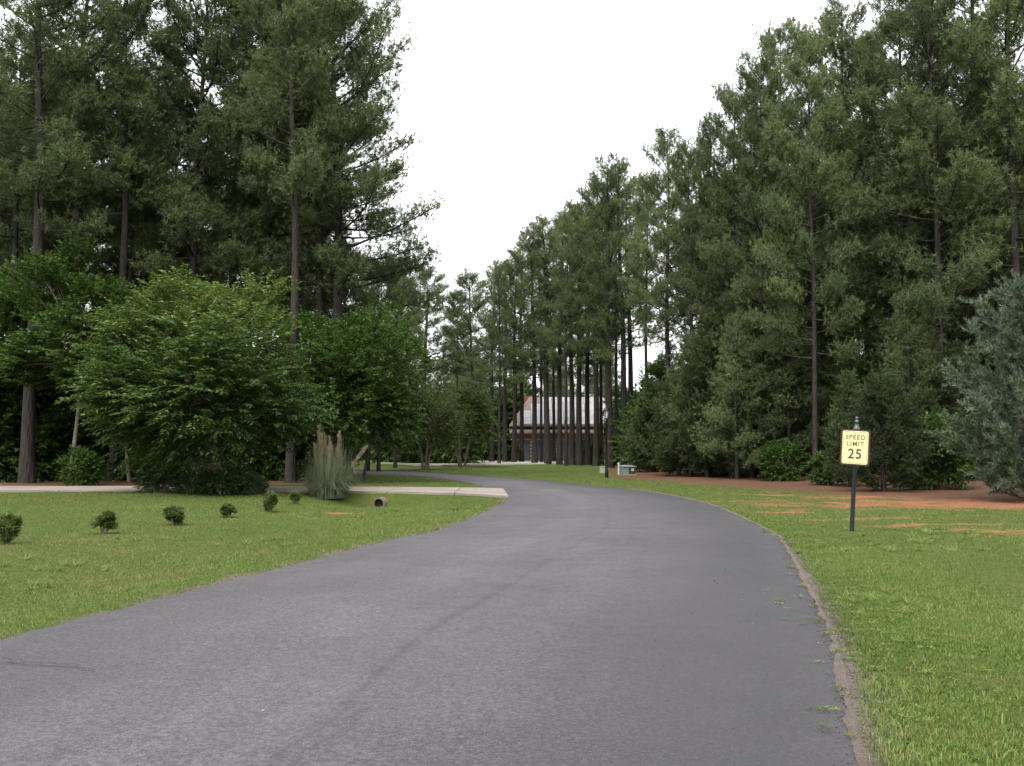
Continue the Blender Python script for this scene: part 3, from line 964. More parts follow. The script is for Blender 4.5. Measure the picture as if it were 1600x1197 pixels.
def s_left():
    while True:
        px, D = rf.uniform(-120, 500), rf.uniform(47, 80)
        if 115 < px < 190 or 318 < px < 345:
            continue
        return X(px, D), D
def s_back():
    return X(rf.uniform(640, 1060), 118) + rf.uniform(-2, 2), rf.uniform(112, 135)
fill(60, 2.5, s_right, 'slender pine deep in the wood', 'inner pines of the right wood', 17.5, 21)
fill(34, 2.6, s_left, 'slender pine deep in the wood', 'inner pines of the left wood', 19, 23)
FILL_SET = YOUNG
fill(20, 2.4, s_back, 'distant low branched pine', 'pines behind the house', 10, 13.5)

# young pines with boughs low down, filling the wood edges
for px, D, H, v_, lb in [
        (1205, 49.5, 11.5, 0, 'young pine with low boughs left of the grey bare trunk'), 
        (1250, 52, 12.5, 1, 'young pine behind the grey bare trunk'), (1310, 49, 11, 0, 'young pine above the speed limit sign'),
        (1395, 47, 12, 1, 'young pine above and right of the sign'), (1440, 50, 13, 0, 'young pine between the sign and the silvery cedar'),
        (1560, 46, 13, 1, 'young pine behind the silvery cedar top'), 
         (1165, 56, 13.5, 0, 'young pine in the middle of the right wood'),
         (1088, 61, 14, 1, 'thin young pine in the gap right of the lamp'), (1150, 46.5, 7.5, 0, 'low young pine on the straw bank between the cedars'),
        (1078, 51, 7.0, 1, 'low young pine right of the utility boxes'), (1232, 46.5, 8.0, 1, 'low young pine just left of the grey bare trunk'), (1420, 41, 7.5, 0, 'low young pine between the sign and the silvery cedar'),
        (330, 52, 11, 1, 'young pine behind the big round tree'),
        (440, 52, 10, 0, 'young pine between the big bare trunks'), (545, 52, 11, 1, 'young pine behind the bright leafed tree'),
        (575, 62, 11.5, 0, 'young pine filling the gap left of the far road bend')]:
    s_ = H / 10.0
    plant('pine', YOUNG[v_], PM, 'pine_tree', lb, 'tree', X(px, D), D, s_ * 1.05, s_, px * 0.3, 'young pines of the wood edge')
    NEAR_TREES.append((X(px, D), D))

# ------------------------------------------------------------------ evergreens and leafy trees under the pines
CED = [cedar(41, 5.0, 1.7, 130, 13, 0.13, 0.026), cedar(42, 5.0, 2.1, 120, 13, 0.13, 0.026, pointed=0.65), cedar(43, 5.0, 1.9, 120, 13, 0.13, 0.026, pointed=0.9)]
SIL = cedar(45, 6.4, 2.5, 95, 13, 0.17, 0.026, base=0.0, pointed=0.62)
CM = (M['bark'], M['cedar'])
def base_D(py):
    return G(800, py)[1]
x_, y_ = X(1606, 28.5), 28.5
plant('c', SIL, (M['bark'], M['silver']), 'cedar_tree', 'silvery blue green cedar at the right frame edge', 'tree', x_, y_, 0.95, 1.0, 0.4)
x_, y_ = X(1720, 30), 30.0
plant('c', SIL, (M['bark'], M['silver']), 'cedar_tree', 'second silvery cedar half cut off beyond the right frame edge', 'tree', x_, y_, 0.9, 0.85, 2.4)
for px, D, ht, wd, vi_, lb in [
        (1378, 34.5, 4.0, 1.05, 1, 'dark bushy cedar right behind the speed limit sign'), (1325, 38.5, 4.4, 0.7, 0, 'dark cedar shrub left of the speed limit sign'),
        (1440, 37.5, 3.6, 1.1, 2, 'dark cedar between the sign and the silvery cedar'), (1500, 40, 5.5, 1.0, 0, 'dark cedar hidden behind the silvery cedar'),
        (1172, 47.5, 7.5, 0.75, 2, 'tall dark cedar in the middle of the right wood edge'), (1105, 50, 7.2, 0.72, 1, 'broad dark cedar on the straw bank right of the boxes'),
        (1060, 52.5, 5.6, 0.95, 0, 'dark cedar nearest the utility boxes'), (1140, 49.0, 4.8, 0.75, 1, 'lower dark cedar between two taller ones'),
        (1020, 58, 5.2, 1.0, 2, 'cedar behind the utility boxes'), (1265, 47.5, 5.5, 0.9, 0, 'dark cedar behind the grey bare pine trunk')]:
    plant('c', CED[vi_], CM, 'cedar_tree', lb, 'tree', X(px, D), D, ht / 5 * wd, ht / 5, px * 0.7, 'cedars along the right wood edge')

LM = (M['stem'], M['leaf'])
HERO = broad(58, 3.3, 3.2, 3.9, 6, 150, 6000, 14, 0.16, 0.07, 0.9, 0.08, 0.32, 0.5, -0.95, 0.21, 0.85, 0.42, 2.0)
plant('b', HERO, (M['stem'], M['myrtle']), 'leafy_tree', 'big rounded many stemmed tree with arching sprays on the lawn', 'tree', X(321, 33.6), 33.6, 1.12, 1.04, 0.3)
DOG = broad(52, 4.6, 2.9, 3.6, 2, 70, 2600, 12, 0.17, 0.11, 1.4, 0.09, 0.15, 0.4, -0.85, 0.30, 0.6)
GUM = broad(53, 6.6, 2.9, 4.6, 1, 70, 2500, 12, 0.19, 0.13, 2.6, 0.10, 0.1, 0.4, -0.9, 0.24, 0.7, 0.0, 2.6)
ROUND = broad(54, 3.4, 2.5, 2.5, 5, 55, 2300, 12, 0.13, 0.06, 1.0, 0.09, 0.25, 0.4, -0.8, 0.30, 0.55)
BUSH = [broad(55, 1.0, 1.25, 1.1, 3, 36, 1000, 11, 0.13, 0.075, 0.4, 0.03, 0.2, 0.3, -0.9, 0.36, 0.4), broad(56, 1.2, 1.05, 1.3, 3, 36, 950, 11, 0.15, 0.085, 0.5, 0.03, 0.2, 0.3, -0.9, 0.38, 0.45)]
plant('b', DOG, (M['bark'], M['leaf']), 'leafy_tree', 'bright leafed tree right of the pampas grass', 'tree', X(560, 42), 42, 0.88, 0.95, 0.0)
plant('b', DOG, (M['bark'], M['leaf']), 'leafy_tree', 'bright leafed tree behind the pampas grass', 'tree', X(515, 44.5), 44.5, 0.95, 0.95, 2.0)
plant('b', GUM, LM, 'leafy_tree', 'tall leafy young tree left of the big round tree', 'tree', X(110, 41.5), 41.5, 0.95, 0.9, 1.0)
plant('b', GUM, LM, 'leafy_tree', 'leafy young tree at the left frame edge behind a bare trunk', 'tree', X(-5, 45), 45, 0.9, 0.85, 2.5)
plant('b', GUM, LM, 'leafy_tree', 'leafy tree peeking out over the left shoulder of the round tree', 'tree', X(205, 43.5), 43.5, 0.8, 0.72, 4.0)
plant('b', ROUND, (M['stem'], M['olive']), 'leafy_tree', 'olive green many stemmed tree across the far road bend', 'tree', X(664, 66.5), 66.5, 0.95, 0.95, 0.2)
plant('b', ROUND, LM, 'leafy_tree', 'green rounded tree left of the house beside the olive one', 'tree', X(722, 74), 74, 1.02, 1.05, 1.7)
plant('b', GUM, LM, 'leafy_tree', 'green tree at the right end of the house roof', 'tree', X(1040, 61), 61, 0.62, 0.62, 0.7)
plant('b', BUSH[1], LM, 'bush', 'light green bush growing above the utility boxes', 'bush', X(1025, 58.5), 58.5, 1.2, 1.5, 0.7)
plant('b', BUSH[0], LM, 'bush', 'bright leafy bush left of the grey bare trunk', 'bush', X(1222, 44.5), 44.5, 0.75, 0.85, 0.2)
plant('b', BUSH[1], LM, 'bush', 'leafy bush at the foot of the dark cedars by the sign', 'bush', X(1292, 40.0), 40.0, 0.55, 0.6, 1.2)
plant('b', BUSH[1], LM, 'bush', 'leafy bush between the sign and silvery cedar', 'bush', X(1470, 35.5), 35.5, 0.9, 1.15, 3.2)
plant('b', BUSH[0], LM, 'bush', 'small yellow green sapling under the left pines', 'bush', X(128, 40.8), 40.8, 0.6, 0.75, 3.0)
bushes = random.Random(9)
def bush_row(n, sampler, label, group, lo, hi, mats):
    for k in range(n):
        x, y = sampler()
        if np.min(np.hypot(ROADMID[:, 0] - x, ROADMID[:, 1] - y)) < 5:
            continue
        s = bushes.uniform(lo, hi)
        plant('b', BUSH[k % 2], mats, 'bush', label + ' ' + where(x, y), 'bush', x, y, s, s * bushes.uniform(0.9, 1.4), bushes.uniform(0, 6.28), group)
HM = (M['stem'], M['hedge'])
def sb_r():
    px = bushes.uniform(1010, 1650)
    D = np.interp(px, [1000, 1060, 1280, 1500, 1650], [61, 56, 49, 44, 42]) + bushes.uniform(0, 22) 
    return X(px, D), D
def sb_l():
    px = bushes.uniform(-60, 500)
    D = bushes.uniform(45, 66)
    return X(px, D), D
def sb_b():
    px = bushes.choice([bushes.uniform(590, 760), bushes.uniform(985, 1050)])
    D = bushes.uniform(84, 105)
    return X(px, D), D
def sb_h():
    D = bushes.uniform(110, 126)
    return X(bushes.uniform(520, 1080), D), D
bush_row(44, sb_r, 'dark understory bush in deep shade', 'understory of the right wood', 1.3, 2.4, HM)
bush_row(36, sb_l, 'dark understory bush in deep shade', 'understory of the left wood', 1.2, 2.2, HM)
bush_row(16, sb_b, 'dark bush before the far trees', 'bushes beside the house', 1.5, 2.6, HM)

for px, D, sc, lb in [(800, 92, 0.7, 'low bush at the foot of the pines by the first pillar'), (912, 87, 1.0, 'bush among the pines before the house middle'), (925, 84, 0.8, 'smaller bush right of the one before the house middle'), (968, 80, 1.1, 'bush under the pines at the right end of the house')]:
    plant('b', BUSH[1], HM, 'bush', lb, 'bush', X(px, D), D, sc, sc, px * 1.0, 'bushes before the house')
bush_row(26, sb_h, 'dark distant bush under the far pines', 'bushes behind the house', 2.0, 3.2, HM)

# low dark shrubs round the foot of the big tree
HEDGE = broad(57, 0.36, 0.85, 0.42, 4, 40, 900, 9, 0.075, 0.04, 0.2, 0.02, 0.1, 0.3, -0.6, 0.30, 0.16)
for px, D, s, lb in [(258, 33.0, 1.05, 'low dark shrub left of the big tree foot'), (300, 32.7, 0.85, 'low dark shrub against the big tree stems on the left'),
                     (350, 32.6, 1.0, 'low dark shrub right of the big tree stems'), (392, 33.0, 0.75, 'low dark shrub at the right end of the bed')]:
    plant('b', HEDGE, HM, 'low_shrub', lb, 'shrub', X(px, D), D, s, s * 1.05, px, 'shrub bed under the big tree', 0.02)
# six small clipped shrubs in a row on the lawn
LITTLE = [broad(61, 0.29, 0.15, 0.20, 3, 34, 900, 9, 0.036, 0.016, 0.10, 0.012, 0.0, 0.2, -0.9, 0.42, 0.06, 0.2), broad(62, 0.28, 0.14, 0.20, 4, 32, 850, 9, 0.036, 0.016, 0.10, 0.012, 0.0, 0.2, -0.8, 0.42, 0.07, 0.2)]
for k, (px, pb, pt, pw, lb) in enumerate([
        (12, 852, 806, 30, 'largest small shrub, cut by the left frame edge'), (163, 834, 800, 30, 'small flat topped shrub second from the left on the lawn'),
        (272, 817, 788, 27, 'small round shrub third from the left on the lawn'), (357, 806, 785, 22, 'small wedge shaped shrub fourth from the left on the lawn'),
        (422, 796, 766, 21, 'small egg shaped shrub before the dark bed, fifth in the row'), (460, 785, 766, 13, 'tiniest sparse shrub next to the pampas grass')]):
    gx_, gy_ = G(px, pb)
    hh = (pb - pt) / FPX * gy_ * 1.02
    ww = pw / FPX * gy_
    plant('b', LITTLE[k % 2], (M['stem'], M['box']), 'small_shrub', lb, 'shrub', gx_, gy_, ww / 0.30, hh / 0.46, k * 1.3, 'row of small shrubs on the lawn', 0.02)

# pampas grass
def pampas():
    r = np.random.RandomState(71)
    x, y = X(515, 33.2), 33.2
    o = thing('pampas_grass', 'pampas grass clump with pale blades and brown plumes', 'grass clump', (x, y, gz(x, y) - 0.10))
    o.scale = (1.25, 1.25, 1.15)
    n = 1500
    a = r.uniform(0, 6.28, n)
    rr = 0.5 * np.sqrt(r.rand(n))
    Ht = r.uniform(0.7, 1.55, n)
    out = r.uniform(0.05, 1.0, n) ** 1.2
    base = np.stack([rr * np.cos(a), rr * np.sin(a), np.zeros(n)], 1)
    hd = np.stack([np.cos(a), np.sin(a), np.zeros(n)], 1)
    side = np.stack([-np.sin(a), np.cos(a), np.zeros(n)], 1) * 0.009
    ks = [0, 0.35, 0.7, 1.0]
    V_, F_ = [], []
    for f in ks:
        zf = Ht * (f * 1.25 - 0.55 * f * f * out / 0.5)
        cpt = base + hd * (out * 0.9 * f ** 1.7)[:, None] + np.array([0, 0, 1.0]) * np.maximum(zf, 0.02)[:, None]
        wv = 1 - 0.85 * f
        V_ += [cpt - side * wv, cpt + side * wv]
    V_ = np.stack(V_, 1).reshape(-1, 3)
    bI = np.arange(n)[:, None] * 8
    F_ = np.concatenate([bI + np.array([2 * k, 2 * k + 1, 2 * k + 3, 2 * k + 2]) for k in range(3)])
    obj('blades', np_mesh('blades', V_, [F_], False, np.tile(r.rand(n) ** 1.3, 3)), M['blade'], o)
    for k in range(16):
        a = r.uniform(0, 6.28)
        h = r.uniform(1.1, 1.85) if k else 2.05
        q = r.uniform(0.02, 0.11)
        bx, by = r.uniform(-0.3, 0.3), r.uniform(-0.25, 0.25)
        tip = np.array([bx + math.cos(a) * q * h, by + math.sin(a) * q * h, h])
        if k == 1:
            tip = np.array([0.95, 0.1, 1.45])
        p0 = np.array([bx, by, 0.0])
        tb = Tubes()
        mid = (p0 + tip) / 2 + np.array([0, 0, 0.12])
        tb.add([p0, mid, tip], [0.008, 0.006, 0.003], 4)
        st_ = obj('stalk', tb.mesh('stalk'), M['plume'], o)
        st_.data.attributes.new('tint', 'FLOAT', 'FACE')
        m = 110
        f = r.uniform(0.55, 1.0, m)
        c = p0 * ((1 - f) ** 2)[:, None] + mid * (2 * f * (1 - f))[:, None] + tip * (f ** 2)[:, None]
        dv = norm(tip - mid)
        Vn, Fn, Tn = needles(r, c, np.tile(dv, (m, 1)), 4, 0.15, 0.012, 0.38, r.uniform(0.1, 0.9, m))
        obj('plume', np_mesh('plume', Vn, [Fn], False, Tn), M['plume'], st_)
pampas()

# far mass of leaves closing the view under the crowns
def far_woods():
    r = np.random.RandomState(81)
    n = 42000
    ang = r.uniform(-0.95, 0.95, n)
    D = r.uniform(0, 1, n) * 22
    px = CX + FPX * np.tan(ang)
    d0 = np.interp(px, [-400, 500, 560, 640, 1000, 1060, 2000], [88, 92, 104, 138, 138, 98, 90])
    Y = d0 + D
    Xp = (px - CX) / FPX * Y
    hm = np.interp(px, [-400, 480, 560, 640, 770, 820, 1000, 1060, 2000], [5.5, 6, 9, 13, 13, 9, 9, 6, 6.5]) * (0.65 + 0.6 * vnoise(Xp, Y, 5.0, 3))
    cen = np.stack([Xp, Y, hm * r.uniform(0, 1, n) ** 0.8], 1) + r.normal(scale=0.3, size=(n, 3))
    cen[:, 2] = np.abs(cen[:, 2]) + 0.1
    V_, F_, T_ = leaves(r, cen, norm(unit(r, n) + np.array([0, 0, 0.1])), 0.9, 0.5, np.clip(vnoise(Xp, cen[:, 2], 1.5, 8) + r.uniform(-0.2, 0.2, n), 0, 1))
    o = obj('distant_woods', np_mesh('distant_woods', V_, [F_], False, T_), M['woods'])
    tag(o, 'distant leafy undergrowth of the woods', 'woods', None, 'stuff')
far_woods()

# ------------------------------------------------------------------ brick house behind the thicket
def house():
    D = 98.0
    px_m = FPX / D
    x0, x1 = X(801, D), X(1032, D)
    W = x1 - x0
    o = thing('brick_house', 'brick house with pale roof and striped pillars behind the pines', 'house', (x0, D, gz(x0, D)))
    b = NB('house_brick')
    tc = b.n('ShaderNodeTexCoord').outputs['Object']
    mp = b.n('ShaderNodeMapping', ins={'Vector': tc})
    mp.inputs['Rotation'].default_value = (math.pi / 2, 0, 0)
    bk = b.n('ShaderNodeTexBrick', ins={'Vector': mp.outputs[0], 'Scale': 4.0, 'Mortar Size': 0.012, 'Color1': (0.16, 0.055, 0.04, 1), 'Color2': (0.22, 0.08, 0.055, 1), 'Mortar': (0.3, 0.26, 0.23, 1)})
    brick = b.done(b.principled(bk.outputs['Color'], 0.9, None, 0.15))
    shingle = plain('brown_shingles', (0.17, 0.125, 0.105), 0.85, 0.2, 0, 0.3, 5)
    pale = plain('pale_roof_panels', (0.25, 0.245, 0.26), 0.5, 0.4, 0, 0.15, 1.5)
    stone = plain('cream_stone', (0.45, 0.36, 0.27), 0.8, 0.2, 0, 0.1)
    blue = plain('blue_grey_garage_door', (0.10, 0.13, 0.17), 0.5, 0.4, 0, 0.08)
    ez, rz_ = 3.55, 6.55
    dep = 9.0
    m = MB(); m.box(0.1, W, 0.35, dep, -0.2, ez - 0.02)
    obj('wall', m.mesh('wall'), brick, o)
    # hipped roof
    rm = MB()
    y0, y1, ym = -0.35, dep + 0.35, dep / 2
    xl, xr = -0.35, W + 0.4
    A = [(xl, y0, ez), (xr, y0, ez), (xr, y1, ez), (xl, y1, ez), (1.7, ym, rz_), (xr - 2.2, ym, rz_), (xl, y0, ez - 0.14), (xr, y0, ez - 0.14), (xr, y1, ez - 0.14), (xl, y1, ez - 0.14)]
    rm.add(A, [(0, 1, 5, 4), (1, 2, 5), (2, 3, 4, 5), (3, 0, 4), (6, 7, 1, 0), (7, 8, 2, 1), (8, 9, 3, 2), (9, 6, 0, 3), (9, 8, 7, 6)])
    roof = obj('roof', rm.mesh('roof'), shingle, o)
    # pale panels covering the front slope, laid in a grid with seams
    sl = Vector((0, ym - y0, rz_ - ez))
    nrm_ = Vector((0, -(rz_ - ez), ym - y0)).normalized()
    def on_roof(x, t, h):
        p = Vector((x, y0, ez)) + sl * t + nrm_ * h
        return tuple(p)
    cw = (W - 1.5) / 12
    for i in range(12):
        for j in range(4):
            ta, tb = 0.02 + j * 0.24, 0.02 + j * 0.24 + 0.232
            if i == 0 and j > 1 or (i == 1 and j == 3):
                continue
            xa, xb = 0.75 + i * cw, 0.75 + (i + 1) * cw - 0.05
            if xb > xr - 2.3 * tb - 0.2:
                continue
            pm = MB()
            P4 = [on_roof(xa, ta, 0.02), on_roof(xb, ta, 0.02), on_roof(xb, tb, 0.02), on_roof(xa, tb, 0.02), on_roof(xa, ta, 0.07), on_roof(xb, ta, 0.07), on_roof(xb, tb, 0.07), on_roof(xa, tb, 0.07)]
            pm.add(P4, [(0, 3, 2, 1), (4, 5, 6, 7), (0, 1, 5, 4), (1, 2, 6, 5), (2, 3, 7, 6), (3, 0, 4, 7)])
            obj('panel', pm.mesh('panel'), pale, roof)
    # pent roof and lintel over the garage doors
    pm = MB(); pm.prism([(0, 0), (0, 1)], 0, 1) if False else None
    pm.add([(-0.3, -0.9, 2.85), (8.9, -0.9, 2.85), (8.9, 0.33, 3.38), (-0.3, 0.33, 3.38), (-0.3, -0.9, 2.72), (8.9, -0.9, 2.72), (8.9, 0.33, 2.72), (-0.3, 0.33, 2.72)],
           [(0, 1, 2, 3), (4, 7, 6, 5), (0, 4, 5, 1), (1, 5, 6, 2), (2, 6, 7, 3), (3, 7, 4, 0)])
    obj('pent_roof', pm.mesh('pent_roof'), shingle, o)
    lm = MB(); lm.box(-0.1, 8.7, -0.12, 0.345, 2.12, 2.71)
    obj('lintel', lm.mesh('lintel'), brick, o)
    tr_ = MB(); tr_.box(-0.15, 8.75, -0.16, -0.122, 2.10, 2.22)
    obj('trim', tr_.mesh('trim'), stone, o)
    for k, xp in enumerate((0.0, 1.72, 3.95, 6.1, 6.9)):
        pl = obj('pillar', MB().box(xp, xp + 0.42, -0.10, 0.34, -0.2, 2.118).mesh('pillar'), brick, o)
        for j in range(6):
            z = 0.12 + j * 0.345
            obj('stone_band', MB().box(xp - 0.02, xp + 0.44, -0.13, 0.32, z, z + 0.16).mesh('stone_band'), stone, pl)
    for k, xp in enumerate((0.46, 2.2, 4.45)):
        wd = 1.22 if k == 0 else 1.7 if k == 1 else 1.6
        dr = obj('garage_door', MB().box(xp, xp + wd, 0.22, 0.34, 0.0, 2.09).mesh('garage_door'), blue, o)
        for j in range(4):
            obj('door_panel', MB().box(xp + 0.06, xp + wd - 0.06, 0.19, 0.219, 0.06 + j * 0.51, 0.06 + j * 0.51 + 0.44).mesh('door_panel'), blue, dr)
    ch = obj('chimney', MB().box(1.2, 2.3, ym + 0.6, ym + 1.4, rz_ - 1.2, rz_ + 0.15).mesh('chimney'), brick, o)
house()
# pale drive in front of the house
me = bpy.data.meshes.new('house_drive')
q = [G(690, 728.0), G(760, 726.3), G(1010, 725.2), (14.5, 97.8), (-4, 97.9), (-5.5, 93), (-12, 88)]
me.from_pydata([(a, c, z) for z in (-0.1, 0.10) for a, c in q], [], [tuple(range(6, -1, -1)), tuple(range(7, 14))] + [(k, (k + 1) % 7, (k + 1) % 7 + 7, k + 7) for k in range(7)])
M['pale_concrete'] = plain('pale_concrete', (0.32, 0.29, 0.265), 0.9, 0.2, 0, 0.1, 1.0)
tag(obj('house_drive', me, M['pale_concrete']), 'pale concrete drive before the brick house', None, None, 'structure')

# ------------------------------------------------------------------ small things
def rounded(wd, ht, rad, n=5):
    out = []
    for sx_, sz_, a0 in ((1, 1, 0), (-1, 1, 90), (-1, -1, 180), (1, -1, 270)):
        for k in range(n + 1):
            a = math.radians(a0 + 90 * k / n)
            out.append((sx_ * (wd / 2 - rad) + rad * math.cos(a), sz_ * (ht / 2 - rad) + rad * math.sin(a)))
    return out
def ring_mesh(name, o1, o2, y):
    n = len(o1)
    me_ = bpy.data.meshes.new(name)
    me_.from_pydata([(x, y, z) for x, z in o1] + [(x, y, z) for x, z in o2], [], [(k, (k + 1) % n, (k + 1) % n + n, k + n) for k in range(n)])
    return me_
def text_mesh(txt, size, bold=0.0, sx=1.0):
    cu = bpy.data.curves.new('t', 'FONT')
    cu.body = txt
    cu.size = size
    cu.align_x = 'CENTER'
    cu.align_y = 'CENTER'
    cu.extrude = 0.001
    cu.offset = bold
    cu.space_character = 1.15
    o = bpy.data.objects.new('t', cu)
    C.objects.link(o)
    dg = bpy.context.evaluated_depsgraph_get()
    me_ = bpy.data.meshes.new_from_object(o.evaluated_get(dg))
    bpy.data.objects.remove(o)
    me_.transform(Matrix.Diagonal((sx, 1, 1, 1)))
    me_.transform(Matrix.Rotation(math.pi / 2, 4, 'X'))
    return me_
def speed_sign():
    x, y = G(1331, 831)
    z = gz(x, y)
    o = thing('speed_limit_sign', 'leaning black post with cream speed limit 25 sign', 'sign', (x, y, z))
    o.rotation_euler = (0, math.radians(3.6), math.radians(-26))
    post = MB(); post.lathe([(0.045, -0.3), (0.045, 0.0), (0.040, 0.02), (0.038, 1.25), (0.038, 1.88)], 16)
    obj('post', post.mesh('post', True), M['black'], o)
    fin = MB(); fin.lathe([(0.056, 1.86), (0.064, 1.88), (0.060, 1.91), (0.045, 1.94), (0.038, 1.96), (0.036, 2.01), (0.044, 2.03), (0.036, 2.05), (0.018, 2.06), (0.026, 2.075), (0.030, 2.095), (0.024, 2.115), (0.008, 2.125)], 16)
    f = obj('finial', fin.mesh('finial', True), plain('glossy_black_metal', (0.02, 0.02, 0.022), 0.15, 0.8), o)
    zc = 1.55
    back = MB(); back.prism([(a, c + zc) for a, c in rounded(0.515, 0.665, 0.035)], -0.062, -0.040)
    obj('backing_frame', back.mesh('backing_frame'), plain('dark_red_black_frame', (0.035, 0.012, 0.014), 0.5, 0.4), o)
    pl = MB(); pl.prism([(a, c + zc) for a, c in rounded(0.457, 0.61, 0.035)], -0.068, -0.0625)
    cream = plain('cream_sign_sheet', (0.54, 0.50, 0.235), 0.5, 0.4, 0, 0.03)
    plate = obj('sign_plate', pl.mesh('sign_plate'), cream, o)
    ink = plain('sign_ink', (0.055, 0.045, 0.03), 0.6, 0.2)
    ink2 = plain('faded_sign_ink', (0.10, 0.085, 0.05), 0.6, 0.2)
    steel = plain('bolt_steel', (0.22, 0.21, 0.19), 0.4, 0.5, 0.6)
    for dz in (0.262, -0.262):
        bm_ = MB(); bm_.lathe([(0.009, 0.0), (0.009, 0.004), (0.004, 0.006)], 8)
        me_ = bm_.mesh('bolt')
        me_.transform(Matrix.Rotation(math.pi / 2, 4, 'X'))
        bo = obj('bolt', me_, steel, plate)
        bo.location = (0, -0.0685, zc + dz)
    rg = ring_mesh('border', [(a, c + zc) for a, c in rounded(0.425, 0.578, 0.025)], [(a, c + zc) for a, c in rounded(0.413, 0.566, 0.020)], -0.0695)
    obj('border', rg, ink2, plate)
    for txt, s, dz, bold, mt, sxx in (('SPEED', 0.118, 0.185, 0.0016, ink2, 0.98), ('LIMIT', 0.118, 0.065, 0.0016, ink2, 0.98), ('25', 0.255, -0.125, 0.004, ink, 0.90)):
        t = obj('lettering', text_mesh(txt, s, bold, sxx), mt, plate)
        t.location = (0, -0.0705, zc + dz)
speed_sign()

def street_lamp():
    x, y = G(948, 746)
    o = thing('street_lamp', 'thin black lamp post with lantern beside the utility boxes', 'lamp', (x, y, gz(x, y)))
    p = MB(); p.lathe([(0.09, -0.2), (0.09, 0.35), (0.06, 0.42), (0.05, 0.5), (0.042, 2.9), (0.06, 2.93), (0.06, 2.98)], 12)
    obj('post', p.mesh('post', True), M['black'], o)
    glass = plain('frosted_glass', (0.35, 0.37, 0.38), 0.2, 0.5)
    g_ = MB(); g_.lathe([(0.07, 2.99), (0.13, 3.32), (0.12, 3.34)], 6)
    ln = obj('lantern', g_.mesh('lantern'), glass, o)
    for k in range(6):
        a = math.pi / 3 * k
        obj('lantern_bar', MB().tube([(0.078 * math.cos(a), 0.078 * math.sin(a), 2.99), (0.138 * math.cos(a), 0.138 * math.sin(a), 3.33)], [0.01, 0.01], 4).mesh('lantern_bar'), M['black'], ln)
    cp = MB(); cp.lathe([(0.17, 3.345), (0.165, 3.37), (0.08, 3.48), (0.03, 3.53), (0.02, 3.58), (0.028, 3.61), (0.01, 3.65)], 12)
    obj('cap', cp.mesh('cap', True), M['black'], o)
street_lamp()

def boxes():
    # small pale green pedestal
    x, y = G(941, 741)
    o = thing('utility_pedestal', 'small pale green utility pedestal left of the lamp post', 'utility box', (x, y, gz(x, y)))
    pg = plain('pale_green_paint', (0.20, 0.245, 0.19), 0.6, 0.3)
    obj('body', MB().box(-0.14, 0.14, -0.1, 0.1, -0.1, 0.34).mesh('body'), pg, o)
    obj('lid', MB().box(-0.16, 0.16, -0.12, 0.12, 0.341, 0.39).mesh('lid'), pg, o)
    obj('door', MB().box(-0.11, 0.11, -0.118, -0.101, 0.02, 0.31).mesh('door'), pg, o)
    # transformer cabinet
    x, y = G(980, 742.5)
    o = thing('transformer_box', 'dark green transformer box with pale lid on the straw', 'utility box', (x, y, gz(x, y)), math.radians(18))
    dk = plain('grey_green_paint', (0.13, 0.16, 0.14), 0.55, 0.35)
    fr = plain('painted_front_shade', (0.03, 0.032, 0.03), 0.5, 0.4)  # near-black colour paints the shading on the cabinet front
    obj('base', MB().box(-0.42, 0.42, -0.36, 0.36, -0.1, 0.06).mesh('base'), M['concrete'], o)
    obj('body', MB().box(-0.38, 0.38, -0.30, 0.32, 0.061, 0.44).mesh('body'), dk, o)
    lid = MB(); lid.add([(-0.40, -0.34, 0.441), (0.40, -0.34, 0.441), (0.40, 0.34, 0.441), (-0.40, 0.34, 0.441), (-0.40, -0.34, 0.47), (0.40, -0.34, 0.47), (0.40, 0.34, 0.53), (-0.40, 0.34, 0.53)],
                       [(0, 3, 2, 1), (4, 5, 6, 7), (0, 1, 5, 4), (1, 2, 6, 5), (2, 3, 7, 6), (3, 0, 4, 7)])
    obj('lid', lid.mesh('lid'), plain('pale_lid', (0.15, 0.16, 0.15), 0.5, 0.4), o)
    d_ = obj('door', MB().box(-0.05, 0.36, -0.325, -0.301, 0.08, 0.42).mesh('door'), fr, o)
    obj('sticker', MB().box(0.10, 0.24, -0.330, -0.3255, 0.22, 0.36).mesh('sticker'), M['white'], d_)
    x, y = G(966.5, 742.5)
    o = thing('marker_post', 'short white marker post left of the transformer box', 'post', (x, y, gz(x, y)))
    obj('shaft', MB().box(-0.045, 0.045, -0.045, 0.045, -0.2, 0.58).mesh('shaft'), M['white'], o)
    cap = MB(); cap.lathe([(0.06, 0.581), (0.06, 0.62), (0.03, 0.65), (0.005, 0.66)], 8)
    obj('cap', cap.mesh('cap'), M['white'], o)
boxes()

